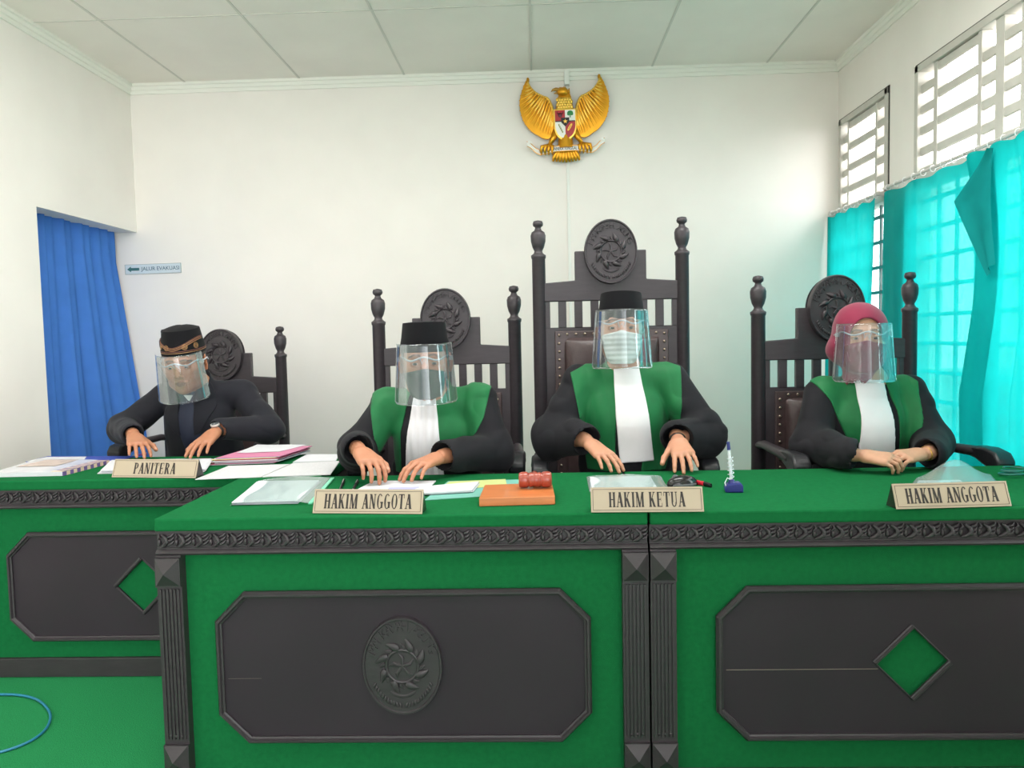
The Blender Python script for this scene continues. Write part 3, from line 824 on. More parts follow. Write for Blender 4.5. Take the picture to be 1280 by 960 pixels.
def sheet_mb(corners, z0, z1, cx, cy, jitter=0., seed=0, curl=0.):
    """slab over the four desk points (front-left, front-right, back-right, back-left)"""
    rnd = random.Random(seed); P = [(p.x-cx+rnd.uniform(-jitter, jitter), p.y-cy+rnd.uniform(-jitter, jitter)) for p in corners]
    mb = MB(); nu = nv = 8
    def top(u, v, zz):
        a = Vector(P[0]).lerp(Vector(P[1]), u); b = Vector(P[3]).lerp(Vector(P[2]), u); p = a.lerp(b, v)
        cz = curl*(abs(2*u-1)**3*.6+abs(2*v-1)**3*.4)+.0006*math.sin(u*9+seed)*(1 if curl else 0)
        return (p.x, p.y, zz+cz)
    mb.grid(lambda u, v: top(u, v, z1), nu, nv); o = len(mb.v)
    vs = []; ring = [(i/nu, 0) for i in range(nu)]+[(1, i/nv) for i in range(nv)]+[(1-i/nu, 1) for i in range(nu)]+[(0, 1-i/nv) for i in range(nv)]
    n = len(ring)
    for u, v in ring: vs.append(top(u, v, z1))
    for u, v in ring: vs.append(top(u, v, z0))
    mb.add(vs, [(i, i+n, (i+1) % n+n, (i+1) % n) for i in range(n)]+[tuple(range(n, 2*n))[::-1]])
    return mb
def pix4(px): return [PZ(*p) for p in px]
def centre(c): return sum((p.x for p in c))/4, sum((p.y for p in c))/4
def sheets(name, px, z0, t, n, label, cat, mtop=None, m=None, jit=.006, group=None, curl=.0, seed=1):
    """a loose stack of n sheets: each sheet a child of the stack's Empty"""
    C = pix4(px); cx, cy = centre(C)
    e = empty(name, (cx, cy, z0), label=label, cat=cat, group=group)
    for i in range(n):
        a, b = t*i/n, t*(i+1)/n-.0002
        sheet_mb(C, a, b, cx, cy, jit if i < n-1 else 0, seed*31+i, curl if i == n-1 else 0).build('sheet', (mtop if (i == n-1 and mtop) else (m or M_paper)), e)
    return e
def one_sheet(name, px, z0, t, m, label, cat, group=None, curl=0., seed=1):
    C = pix4(px); cx, cy = centre(C)
    o = sheet_mb(C, 0, t, cx, cy, 0, seed, curl).build(name, m, loc=(cx, cy, z0)); return tag(o, label, cat, group)

# on the clerk desk
M_purple = mat('purple_cover', (104, 84, 138), .5)
M_tan = mat('tan_cover', (206, 184, 160), .7)
M_pink = mat('pink_card', (196, 120, 152), .7, noise=.04)
M_crim = mat('crimson_card', (170, 50, 96), .7)
M_yel = mat('yellow_card', (222, 196, 130), .7)
C = pix4([(-14, 597), (78, 595), (136, 580), (50, 578)]); cx, cy = centre(C)
e = empty('ring_binder', (cx, cy, .7805), label='thick file with a purple and white chequered spine, left end of clerk desk', cat='file')
sheet_mb(C, 0, .014, cx, cy, 0).build('page_block', M_paper, e)
sheet_mb([C[0].lerp(C[1], .0), C[1], C[2], C[3]], .0145, .017, cx, cy, 0).build('cover', mat('clear_cover', (214, 212, 218), .25, noise=.12, nscale=9), e)
mb1, mb2, mb3 = MB(), MB(), MB()
a, b = C[1]-Vector((cx, cy, .78)), C[2]-Vector((cx, cy, .78)); n = 14
for i in range(n):
    p, q = a.lerp(b, i/n), a.lerp(b, (i+1)/n); off = Vector((.004, -.001, 0)); inn = Vector((-.045, .0, 0))
    (mb1 if i % 2 else mb2).prism([tuple((p+inn).xy), tuple((p+off).xy), tuple((q+off).xy), tuple((q+inn).xy)], .0172, .0185, 'z')
    (mb2 if i % 2 else mb1).prism([tuple(p.xy), tuple((p+off).xy), tuple((q+off).xy), tuple(q.xy)], .0, .017, 'z')
mb1.build('spine_pattern', M_purple, e); mb2.build('spine_pattern', M_tan, e)
c2 = pix4([(20, 589), (70, 588), (98, 580), (60, 580)])
sheet_mb(c2, .0186, .0192, cx, cy, 0).build('cover_picture', mat('cover_print', (196, 178, 168), .5, noise=.25, nscale=30), e)
e = empty('blue_folder', (0, 0, 0), label='thin blue folder with white papers lying behind the chequered file', cat='folder')
C = pix4([(32, 578), (150, 577), (168, 571), (60, 571)]); cx, cy = centre(C); e.location = (cx, cy, .7805)
sheet_mb(C, 0, .003, cx, cy, 0).build('cover', mat('blue_card', (60, 78, 168), .5), e)
sheet_mb(pix4([(34, 578), (104, 577.5), (108, 572.5), (58, 573)]), .0032, .006, cx, cy, 0).build('sheet', M_paper, e)
sheets('paper_stack', [(126, 592), (254, 591), (264, 577), (140, 579)], .7805, .014, 8, 'fanned stack of white papers behind the PANITERA plate, under the hands of the clerk', 'paper stack', M_paper, jit=.010)
# pink files
ZP = .7805
C = pix4([(262, 583), (345, 579), (388, 566), (318, 567)]); cx, cy = centre(C)
e = empty('file_stack', (cx, cy, ZP+.003), label='stack of pink case files on the right part of the clerk desk', cat='file stack')
for i in range(9):
    m = [M_paper, M_crim, M_paper2, M_pink, M_paper, M_crim, M_yel, M_paper, M_pink][i]
    sh = [(p[0]+(i % 3-1)*2.4+i*.5, p[1]-.15*(i % 2)) for p in [(264, 583), (345, 580), (384, 567), (312, 568)]]
    sheet_mb(pix4(sh), .0036*i, .0036*i+.003, cx, cy, .004, i+3).build('case_file', m, e)
sheet_mb(pix4([(296, 577), (350, 575), (384, 566), (322, 566)]), .0330, .0336, cx, cy, 0, 2, .001).build('loose_sheet', M_paper, e)
one_sheet('printed_sheet', [(244, 600), (326, 597), (362, 581), (286, 583)], .7805, .0025, M_text, 'printed white sheet lying flat in front of the pink case files', 'paper')
one_sheet('printed_sheet', [(328, 597), (413, 594), (425, 577), (366, 580)], .7805, .0030, M_text, 'printed white sheet next to the sleeve of the judge in the dark green mask', 'paper')
one_sheet('printed_sheet', [(366, 579), (420, 577), (424, 569), (384, 569)], .7805, .0045, M_paper, 'blank white sheet behind the two printed ones, right end of the clerk desk', 'paper')

# on the judges desks
M_clear = clear_mat('clear_plastic', (242, 250, 248), body=.16, gloss_min=.02, gloss_max=.30, rough=.22)
def folder(name, px, px_in, label, z=.7805, lift=.010, edge=None, sheets_n=3, arch=0.):
    C = pix4(px); cx, cy = centre(C); e = empty(name, (cx, cy, z), label=label, cat='folder')
    for i in range(sheets_n):
        sheet_mb(pix4(px_in), .001+i*.0025, .0030+i*.0025, cx, cy, .004, i+1).build('sheet', M_paper2 if i < sheets_n-1 else M_paper, e)
    mb = MB()
    P = [Vector((p.x-cx, p.y-cy)) for p in C]
    def f(u, v):
        q = P[0].lerp(P[1], u).lerp(P[3].lerp(P[2], u), v)
        return (q.x, q.y, .0015+lift*math.sin(u*PI)**.6*(1 if not arch else 1)+arch*math.sin(u*PI)**2*v**1.5+.0015*math.sin(u*14)*math.sin(v*7))
    mb.grid(f, 24, 16); o = mb.build('clear_cover', M_clear, e, smooth=180); solidify(o, .0006)
    if edge:
        a, b = P[1], P[2]; d = (b-a).normalized(); nn = Vector((d.y, -d.x))*.006
        MB().prism([tuple(a-nn), tuple(a+nn), tuple(b+nn), tuple(b-nn)], .001, .006, 'z').build('edge_strip', edge, e)
    return e
folder('clear_folder', [(287, 633), (388, 631), (416, 599), (322, 603)], [(291, 632), (372, 630), (400, 604), (322, 605)], 'clear folder with green edge full of papers, left of the first HAKIM ANGGOTA plate', edge=mat('mint_edge', (110, 205, 165), .4), sheets_n=4, lift=.014)
folder('clear_folder', [(737, 616), (838, 615), (826, 596), (733, 597)], [(739, 615), (824, 614), (812, 597), (737, 598)], 'clear folder with a printed sheet behind the HAKIM KETUA plate', lift=.008, sheets_n=2)
e = folder('clear_folder', [(1126, 622), (1262, 618), (1238, 594), (1146, 598)], [(1140, 618), (1216, 616), (1200, 601), (1148, 602)], 'bulging clear plastic folder behind the plate nearest the window', lift=.006, sheets_n=1, arch=.050)
sheets('paper_stack', [(437, 619), (530, 619), (545, 603), (468, 603)], .7805, .006, 3, 'white papers under the hands of the judge in the dark green mask', 'paper stack', M_paper, jit=.006)
one_sheet('paper_slip', [(484, 617), (528, 616), (524, 611), (486, 612)], .787, .0006, mat('lilac_paper', (168, 168, 212), .7), 'lilac paper slip on the white papers by the folded hands', 'paper')
one_sheet('teal_folder', [(530, 626), (648, 618), (650, 600), (560, 602)], .7805, .0015, mat('pale_teal', (108, 168, 156), .7), 'pale teal card folder lying left of the gavel block', 'folder')
one_sheet('yellow_sheet', [(548, 613), (634, 609), (632, 600), (562, 603)], .7825, .001, mat('pale_yellow', (184, 192, 126), .7), 'pale yellow sheet on the teal folder', 'paper')
sheets('paper_stack', [(500, 622), (590, 617), (599, 606), (530, 612)], .7840, .008, 4, 'white papers slanting across the teal folder beside the left hand', 'paper stack', M_paper, jit=.005, seed=5)

def pen(pa, pb, z, m, label, tipm=None):
    A, B = PZ(*pa), PZ(*pb); A.z = B.z = z; d = (B-A)
    L = d.length; e = empty('pen', A, label=label, cat='pen'); e.rotation_euler = (0, 0, math.atan2(d.y, d.x)); r = .0045
    MB().tube([(.012, 0, 0), (L*.62, 0, 0)], r, 12).build('barrel', m, e, smooth=60)
    MB().tube([(0, 0, 0), (.012, 0, 0)], [.001, r*.9], 12).build('tip', M_metal, e, smooth=60)
    MB().tube([(L*.62, 0, 0), (L, 0, 0)], r*1.15, 12).build('pen_cap', m, e, smooth=60)
    MB().box(L*.68, L*.98, -.001, .001, r, r+.002).build('clip', M_metal, e)
    return e
pen((424, 617), (430, 602), .785, mat('pen_black', (30, 30, 32), .3), 'black pen lying behind the first HAKIM ANGGOTA plate, nearer the clear folder')
pen((441, 615), (447, 603), .785, MATS['pen_black'], 'black pen lying behind the first HAKIM ANGGOTA plate, nearer the white papers')
pen((166, 575), (184, 573), .800, mat('pen_purple', (130, 90, 180), .4), 'purple pen under the right hand of the clerk')

# gavel on its block
C = pix4([(599, 633.5), (694, 631), (690, 613), (606, 616)]); cx, cy = centre(C)
mb = MB(); mb.prism([(p.x-cx, p.y-cy) for p in C], 0, .026, 'z')
o = mb.build('gavel_block', mat('orange_wood', (200, 118, 66), .35, noise=.14, nscale=8, stretch=(1, 7, 7), coat=.3), loc=(cx, cy, .7805), bevel=.002)
tag(o, 'orange wooden sounding block in the middle of the desks', 'gavel block')
A = PZ(646, 613, .806); B = PZ(690, 612, .806); ctr = (A+B)/2; L = .106
g = empty('gavel', (ctr.x+.003, ctr.y+.03, .8335), rz=.02, label='red-brown wooden gavel lying on the orange block', cat='gavel')
r = .0255
pf = [(.55, 0), (.86, .002), (.97, .008), (1., .014), (1., .026), (.93, .030), (.84, .032), (.84, .035), (.93, .037), (.93, .041), (.86, .044), (.9, .050), (.93, .053)]
pf = [(a*r, b) for a, b in pf]; pf = pf+[(a, L-b) for a, b in reversed(pf[:-1])]
M = Matrix.Translation((-L/2, 0, 0)) @ Matrix.Rotation(PI/2, 4, 'Y')
M_gav = mat('redbrown_wood', (150, 62, 46), .28, noise=.15, nscale=12, stretch=(6, 6, 1), coat=.4)
MB().lathe(pf, (0, 0, 0), 32, M).build('head', M_gav, g, smooth=50)
MB().tube([(0, .015, 0), (0, .06, -.003), (0, .12, -.008), (0, .16, -.012), (0, .175, -.013)], [.007, .0075, .009, .012, .008], 14).build('handle', M_gav, g, smooth=60)

# black pointing device / remote and red lighter
p = PZ(855, 609)
e = empty('computer_mouse', (p.x, p.y+.03, .7805), rz=.3, label='black computer mouse on the desk beside the left hand of the white-masked judge', cat='mouse')
Mb = mat('black_plastic', (28, 28, 30), .18)
mb = MB(); mb.grid(lambda u, v: (.050*math.cos(2*PI*u)*math.sin(v*PI/2+.0001)*(1+.1*math.cos(4*PI*u)), .032*math.sin(2*PI*u)*math.sin(v*PI/2+.0001)*(1+.08*math.cos(4*PI*u)), .034*math.cos(v*PI/2)**.75), 32, 12)
mb.build('shell', Mb, e, smooth=180)
MB().lathe([(.050, 0), (.0515, .003), (.051, .007), (.049, .009)], (0, 0, 0), 32, sy=.66).build('base', mat('grey_plastic', (88, 90, 92), .4), e, smooth=50)
MB().lathe([(.008, -.004), (.010, -.002), (.010, .002), (.008, .004)], (0, 0, 0), 16, Matrix.Translation((-.026, 0, .028)) @ Matrix.Rotation(PI/2, 4, 'X')).build('wheel', MATS['grey_plastic'], e, smooth=50)
a, b = PZ(867, 602, .787), PZ(889, 607, .787)
d = b-a; e = empty('pocket_lighter', a, rz=math.atan2(d.y, d.x), label='small red and black lighter lying next to the black mouse', cat='lighter')
L = d.length
MB().lathe([(.008, 0), (.0085, .002), (.0085, L*.62)], (0, 0, 0), 16, Matrix.Rotation(PI/2, 4, 'Y'), sy=.7).build('body', mat('red_plastic', (196, 30, 52), .3), e, smooth=50)
MB().lathe([(.0085, L*.62), (.009, L*.7), (.007, L)], (0, 0, 0), 16, Matrix.Rotation(PI/2, 4, 'Y'), sy=.7).build('cap', Mb, e, smooth=50)

# pen stand
p = PZ(920, 617)
e = empty('pen_stand', (p.x, p.y+.03, .7805), rz=-.12, label='blue block pen holder with an upright pen, alone on the right desk', cat='pen stand')
M_bl = mat('navy_plastic', (38, 44, 120), .3)
MB().prism([(-.028, 0), (.028, 0), (.028, .022), (.018, .032), (-.020, .026), (-.028, .018)], -.02, .02, 'y').build('block', M_bl, e, bevel=.004)
MB().tube([(-.006, 0, .025), (-.007, 0, .04)], [.012, .008], 14).build('socket', M_bl, e, smooth=60)
M_wp = mat('white_plastic', (222, 226, 232), .3)
MB().tube([(-.007, 0, .035), (-.010, 0, .08), (-.014, 0, .135)], [.0045, .005, .0045], 12).build('pen_barrel', M_wp, e, smooth=60)
MB().tube([(-.014, 0, .134), (-.016, 0, .160)], [.0055, .005], 12).build('pen_top', M_bl, e, smooth=60)
pts = []
for i in range(90):
    t = i/89; a = t*2*PI*6
    pts.append((-.007-.004*t+.009*math.cos(a), .009*math.sin(a), .036+.075*t))
MB().tube(pts, .0016, 6).build('coiled_cord', M_wp, e, smooth=180)
MB().tube([(.004, 0, .03), (-.02, -.008, .045), (-.028, -.01, .03), (-.02, -.012, .006)], .002, 8).build('cord_end', M_wp, e, smooth=180)

# spectacles-like cable by the window
p = PZ(1268, 597)
pts = [(.05*math.cos(a*.35)*(1-a*.008), .035*math.sin(a*.35)*(1-a*.006), .003+.0006*a) for a in range(46)]
o = MB().tube(pts, .003, 8).build('coiled_cable', mat('green_cable', (40, 110, 100), .4), loc=(p.x+.01, p.y+.02, .781), smooth=180)
tag(o, 'small coil of green cable at the window end of the right desk', 'cable')

# blue cable on the carpet
pp = [(-40, 870), (0, 868), (25, 869), (45, 874), (58, 884), (63, 896), (58, 910), (45, 922), (25, 932), (0, 940), (-40, 948)]
P = [PZ(*q, .006) for q in pp]; fine = []
for i in range(len(P)-1):
    a, b, c, d = P[max(i-1, 0)], P[i], P[i+1], P[min(i+2, len(P)-1)]
    for k in range(6):
        t = k/6; fine.append(.5*((2*b)+(-a+c)*t+(2*a-5*b+4*c-d)*t*t+(-a+3*b-3*c+d)*t**3))
fine.append(P[-1])
o = MB().tube([(q.x, q.y, .006) for q in fine], .0045, 8).build('network_cable', mat('blue_cable', (40, 120, 150), .4), smooth=180)
tag(o, 'loop of blue network cable lying on the green carpet in front of the clerk desk', 'cable')
# ------------------------------------------------------------------ golden eagle emblem on the back wall
M_gold = mat('gold_paint', (226, 160, 42), .30, metal=.75, noise=.10, nscale=30)
M_gold2 = mat('pale_gold_paint', (240, 196, 90), .28, metal=.7)
ctr = PY(706, 152, YB-.03)
g = empty('eagle_emblem', (ctr.x, YB-.024, ctr.z), rot=(0, math.radians(-1.0), 0), label='golden eagle emblem with a five-part shield and a white ribbon, high on the back wall', cat='emblem')
K = 4.97/960/6.86*1.02
def E2(x, y): return ((x-520)*K, (515-y)*K)         # zoomed pixel -> local metres
def E3(x, y, d): a, b = E2(x, y); return (a, -d, b)
def bez(p, q, r, n=8): return [tuple((1-t)**2*p[i]+2*t*(1-t)*q[i]+t*t*r[i] for i in range(2)) for t in [k/n for k in range(n+1)]]
def poly_at(pts, u):
    n = len(pts)-1; i = min(int(u*n), n-1); t = u*n-i
    return (pts[i][0]+(pts[i+1][0]-pts[i][0])*t, pts[i][1]+(pts[i+1][1]-pts[i][1])*t)
lead = [(612, 470), (625, 400), (655, 335), (700, 312), (752, 280), (792, 235), (812, 190)]
tips = [(628, 618), (655, 650), (700, 648), (745, 622), (795, 590), (840, 540), (872, 480), (888, 410), (890, 340), (872, 270), (846, 205), (812, 150)]
def smoothp(pts, m=6):
    out = []; P = [Vector(p) for p in pts]
    for i in range(len(P)-1):
        a, b, c, d = P[max(i-1, 0)], P[i], P[i+1], P[min(i+2, len(P)-1)]
        for k in range(m):
            t = k/m; out.append(tuple(.5*((2*b)+(-a+c)*t+(2*a-5*b+4*c-d)*t*t+(-a+3*b-3*c+d)*t**3)))
    out.append(tuple(P[-1])); return out
leadS, tipsS = smoothp(lead), smoothp(tips)
for s, nm in ((1, 'wing'), (-1, 'wing')):
    def mx(p): return (520+s*(p[0]-520), p[1])
    wg = MB()
    outl = [mx(p) for p in leadS]+[mx(p) for p in reversed(tipsS)]
    ins = [(520+s*25+(x-520-s*25)*.985, y) for x, y in outl]
    wg.prism([E2(*p) for p in ins], -.022, 0, 'y')
    w = wg.build(nm, M_gold, g)
    for lay, (n, u0, u1, f0, f1, dd, r0, mm) in enumerate(((20, .0, 1., .18, 1.0, .024, 12., M_gold), (17, .02, .93, .05, .62, .030, 9.5, M_gold2), (13, .03, .85, .0, .36, .036, 8.5, M_gold))):
        for i in range(n):
            u = u0+(u1-u0)*i/(n-1)
            a = poly_at(leadS, min(1, u*.96)); b = poly_at(tipsS, u)
            pts = []; rs = []
            for k in range(9):
                t = k/8; f = f0+(f1-f0)*t
                x = a[0]+(b[0]-a[0])*f; y = a[1]+(b[1]-a[1])*f+18*math.sin(f*PI)*(1-u)
                X, Y, Z = E3(*mx((x, y)), dd-.010*t)
                pts.append((X, Y, Z)); rs.append(K*r0*(1.0 if t < .75 else 1-(t-.75)*2.6)*(.75+.25*math.sin(t*PI)))
            mb = MB(); mb.tube(pts, rs, 8, flat=1.0)
            mb.build('feather', mm, w, smooth=60)
    mb = MB(); pts = [E3(*mx(p), .030) for p in leadS]
    mb.tube(pts, [K*(15-10*i/len(pts)) for i in range(len(pts))], 8); mb.build('leading_edge', M_gold2, w, smooth=60)
# body, neck, head
mb = MB()
mb.ell(E3(520, 520, .02), (K*105, .030, K*150), 24, 16); mb.build('trunk', M_gold, g, smooth=180)
mb = MB()
mb.tube([E3(522, 460, .030), E3(520, 390, .034), E3(522, 330, .038), E3(518, 290, .040), E3(500, 280, .040)], [K*78, K*68, K*56, K*44, K*26], 18)
mb.v = [(a, -.03+(b+.03)*.35, c) for a, b, c in mb.v]
nk = mb.build('neck', M_gold, g, smooth=180)
mb = MB()
for j in range(5):
    for i in range(6):
        x = 462+(i+.5*(j % 2))*21; y = 350+j*20
        mb.ell(E3(x, y, .050-.006*abs(x-520)/50), (K*12, .004, K*15), 8, 6)
o = mb.build('neck_feathers', M_gold2, nk, smooth=180); o['kind'] = 'stuff'
mb = MB()
mb.ell(E3(510, 290, .040), (K*48, .030, K*38), 18, 12)
mb.tube([E3(556, 300, .04), E3(562, 262, .04)], [K*14, K*3], 8)      # crest
mb.tube([E3(530, 262, .04), E3(515, 250, .04)], [K*14, K*5], 8); mb.tube([E3(500, 262, .04), E3(484, 253, .04)], [K*14, K*5], 8)
hd = mb.build('head', M_gold, g, smooth=180)
MB().tube([E3(480, 276, .042), E3(450, 266, .042), E3(428, 270, .042), E3(414, 284, .042)], [K*20, K*15, K*9, K*2], 10).build('beak', mat('dull_gold', (190, 145, 70), .35, metal=.7), hd, smooth=180)
MB().tube([E3(478, 298, .042), E3(452, 296, .042), E3(436, 300, .042)], [K*12, K*8, K*2], 8).build('beak', MATS['dull_gold'], hd, smooth=180)
MB().ell(E3(488, 282, .060), (K*7, .004, K*6), 8, 6).build('eye', mat('emblem_black', (30, 26, 26), .5), hd, smooth=180)
# legs and claws
for s in (-1, 1):
    mb = MB(); X = lambda x: 520+s*(x-520)
    mb.tube([E3(X(590), 600, .03), E3(X(625), 660, .034), E3(X(655), 710, .036)], [K*34, K*22, K*14], 10)
    for i in range(4):
        x = 630+i*30
        mb.tube([E3(X(655), 706, .036), E3(X(x), 722, .046), E3(X(x+4), 755, .044), E3(X(x+2), 788, .034)], [K*12, K*15, K*13, K*4], 8)
    mb.build('leg', M_gold, g, smooth=180)
# tail
tl = MB()
tl.tube([E3(520, 640, .016), E3(520, 740, .020)], [K*60, K*66], 14, flat=1.)
for i in range(9):
    a = (i-4)
    tl.tube([E3(520+a*10, 690, .026), E3(520+a*20, 770, .030), E3(520+a*25, 815-abs(a)*1.5, .032), E3(520+a*27, 850-abs(a)*3, .022)], [K*9, K*15, K*17, K*8], 8)
tl.build('tail', M_gold, g, smooth=60)
# shield
def shield(k, d0, d1):
    pts = [(-82, 88), (82, 88)]+[(82*math.cos(t)**.9 if math.cos(t) > 0 else 0, -30-105*math.sin(t)**1.0) for t in [i*PI/2/12 for i in range(13)]]
    pts += [(-x, y) for x, y in reversed(pts[2:-1])]
    return [(x*K*k+E2(520, 530)[0], y*K*k+E2(520, 530)[1]) for x, y in pts]
sh = MB(); sh.prism(shield(1.13, 0, 0), -.058, -.02, 'y'); sh = sh.build('shield', M_gold2, g, bevel=.003)
cx, cz = E2(520, 530); full = shield(1., 0, 0)
M_red = mat('enamel_red', (176, 36, 44), .35); M_wht = mat('enamel_white', (238, 236, 230), .35); M_grn = mat('enamel_green', (36, 130, 66), .4); M_blk = MATS['emblem_black']
def clip(poly, axis, val, keep_hi):
    out = []; n = len(poly)
    for i in range(n):
        a, b = poly[i], poly[(i+1) % n]; ia = (a[axis] >= val) == keep_hi; ib = (b[axis] >= val) == keep_hi
        if ia: out.append(a)
        if ia != ib:
            t = (val-a[axis])/(b[axis]-a[axis]); out.append((a[0]+(b[0]-a[0])*t, a[1]+(b[1]-a[1])*t))
    return out
for (hx, hz, m) in ((False, True, M_red), (True, True, M_wht), (False, False, M_wht), (True, False, M_red)):
    q = clip(clip(full, 0, cx, hx), 1, cz-.002, hz)
    MB().prism(q, -.061, -.057, 'y').build('shield_field', m, sh)
MB().box(cx-K*80, cx+K*80, -.0625, -.060, cz-K*5, cz+K*3).build('shield_band', M_blk, sh)
MB().prism([(cx-K*34, cz+K*26), (cx+K*34, cz+K*26), (cx+K*32, cz-K*10), (cx, cz-K*44), (cx-K*32, cz-K*10)], -.066, -.060, 'y').build('inner_shield', M_blk, sh)
st = []
for i in range(10):
    a = PI/2+i*PI/5; r = K*(20 if i % 2 == 0 else 8); st.append((cx+r*math.cos(a), cz-K*4+r*math.sin(a)))
MB().prism(st, -.068, -.0655, 'y').build('star', M_gold2, sh)
mb = MB(); tx, tz = E2(562, 475); mb.ell((tx, -.061, tz+K*8), (K*24, .003, K*20), 14, 8); mb.ell((tx-K*12, -.061, tz), (K*13, .003, K*12), 10, 6); mb.ell((tx+K*12, -.061, tz), (K*13, .003, K*12), 10, 6); mb.box(tx-K*4, tx+K*4, -.063, -.06, tz-K*28, tz); mb.build('tree', M_grn, sh)
mb = MB(); bx_, bz = E2(480, 480); mb.ell((bx_, -.061, bz), (K*18, .003, K*20), 12, 8)
for s in (-1, 1): mb.tube([(bx_+s*K*12, -.062, bz+K*8), (bx_+s*K*24, -.062, bz+K*18), (bx_+s*K*20, -.062, bz+K*30)], [K*6, K*4, K*2], 6)
mb.build('bull_head', mat('enamel_maroon', (96, 26, 40), .4), sh)
mb = MB()
for i in range(5):
    x, y = 468+i*7, 560+i*14; a = E2(x, y); mb.ell((a[0], -.0615, a[1]), (K*5, .003, K*9), 8, 6)
mb.build('rice_and_cotton', mat('enamel_olive', (150, 150, 80), .5), sh)
mb = MB(); a = E2(556, 580)
mb.tube([(a[0]+K*(18*math.cos(t)*.6+14*math.sin(t)), -.062, a[1]+K*(28*math.sin(t)*.9+6*math.cos(t))) for t in [i*PI/8 for i in range(16)]], K*4, 6, closed=True); mb.build('chain', M_gold2, sh)
# ribbon
rb = MB()
def strip_mb(mb, ctrl, w, th=.004):
    P = smoothp(ctrl, 5); n = len(P); vs = []; fs = []
    for i, (x, y, d) in enumerate([(p[0], p[1], p[2]) for p in P]):
        for (dy, dd) in ((-w/2, 0), (w/2, 0), (w/2, th), (-w/2, th)):
            a = E3(x, y+dy, d+dd); vs.append(a)
    for i in range(n-1):
        for k in range(4): fs.append((i*4+k, i*4+(k+1) % 4, i*4+4+(k+1) % 4, i*4+4+k))
    fs += [(3, 2, 1, 0), (n*4-4, n*4-3, n*4-2, n*4-1)]
    mb.add(vs, fs)
strip_mb(rb, [(368, 752, .040), (440, 746, .044), (520, 744, .046), (600, 744, .044), (670, 750, .040)], 42)
for s in (-1, 1):
    X = lambda x: 520+s*(x-520)
    strip_mb(rb, [(X(670), 755, .034), (X(730), 765, .026), (X(770), 745, .030), (X(810), 705, .034), (X(838), 690, .030)], 38)
    strip_mb(rb, [(X(838), 690, .032), (X(815), 678, .040), (X(795), 686, .040)], 20)
    re_ = MB()
    for dy in (-19, 19): re_.tube([E3(X(x), y+dy, d+.004) for x, y, d in ((670, 755, .036), (730, 765, .028), (770, 745, .032), (810, 705, .036), (838, 690, .032))], K*2.6, 6)
    re_.build('ribbon_edge', M_gold, g)
rbo = rb.build('ribbon', M_wht, g)
vs, fs = font_mesh('BHINNEKA TUNGGAL IKA', .03, .0005)
tw = max(v.x for v in vs)-min(v.x for v in vs); k = (K*262)/tw
c0 = E2(520, 746)
MB().add([(c0[0]+v.x*k, -.0505-v.z, c0[1]+v.y*1.0) for v in vs], fs).build('lettering', M_blk, rbo)
mb = MB()
for dy in (-21, 21): mb.tube([E3(370, 750+dy, .045), E3(440, 745+dy, .049), E3(520, 744+dy, .051), E3(600, 744+dy, .049), E3(670, 749+dy, .045)], K*2.5, 6)
mb.build('ribbon_edge', M_gold, rbo)
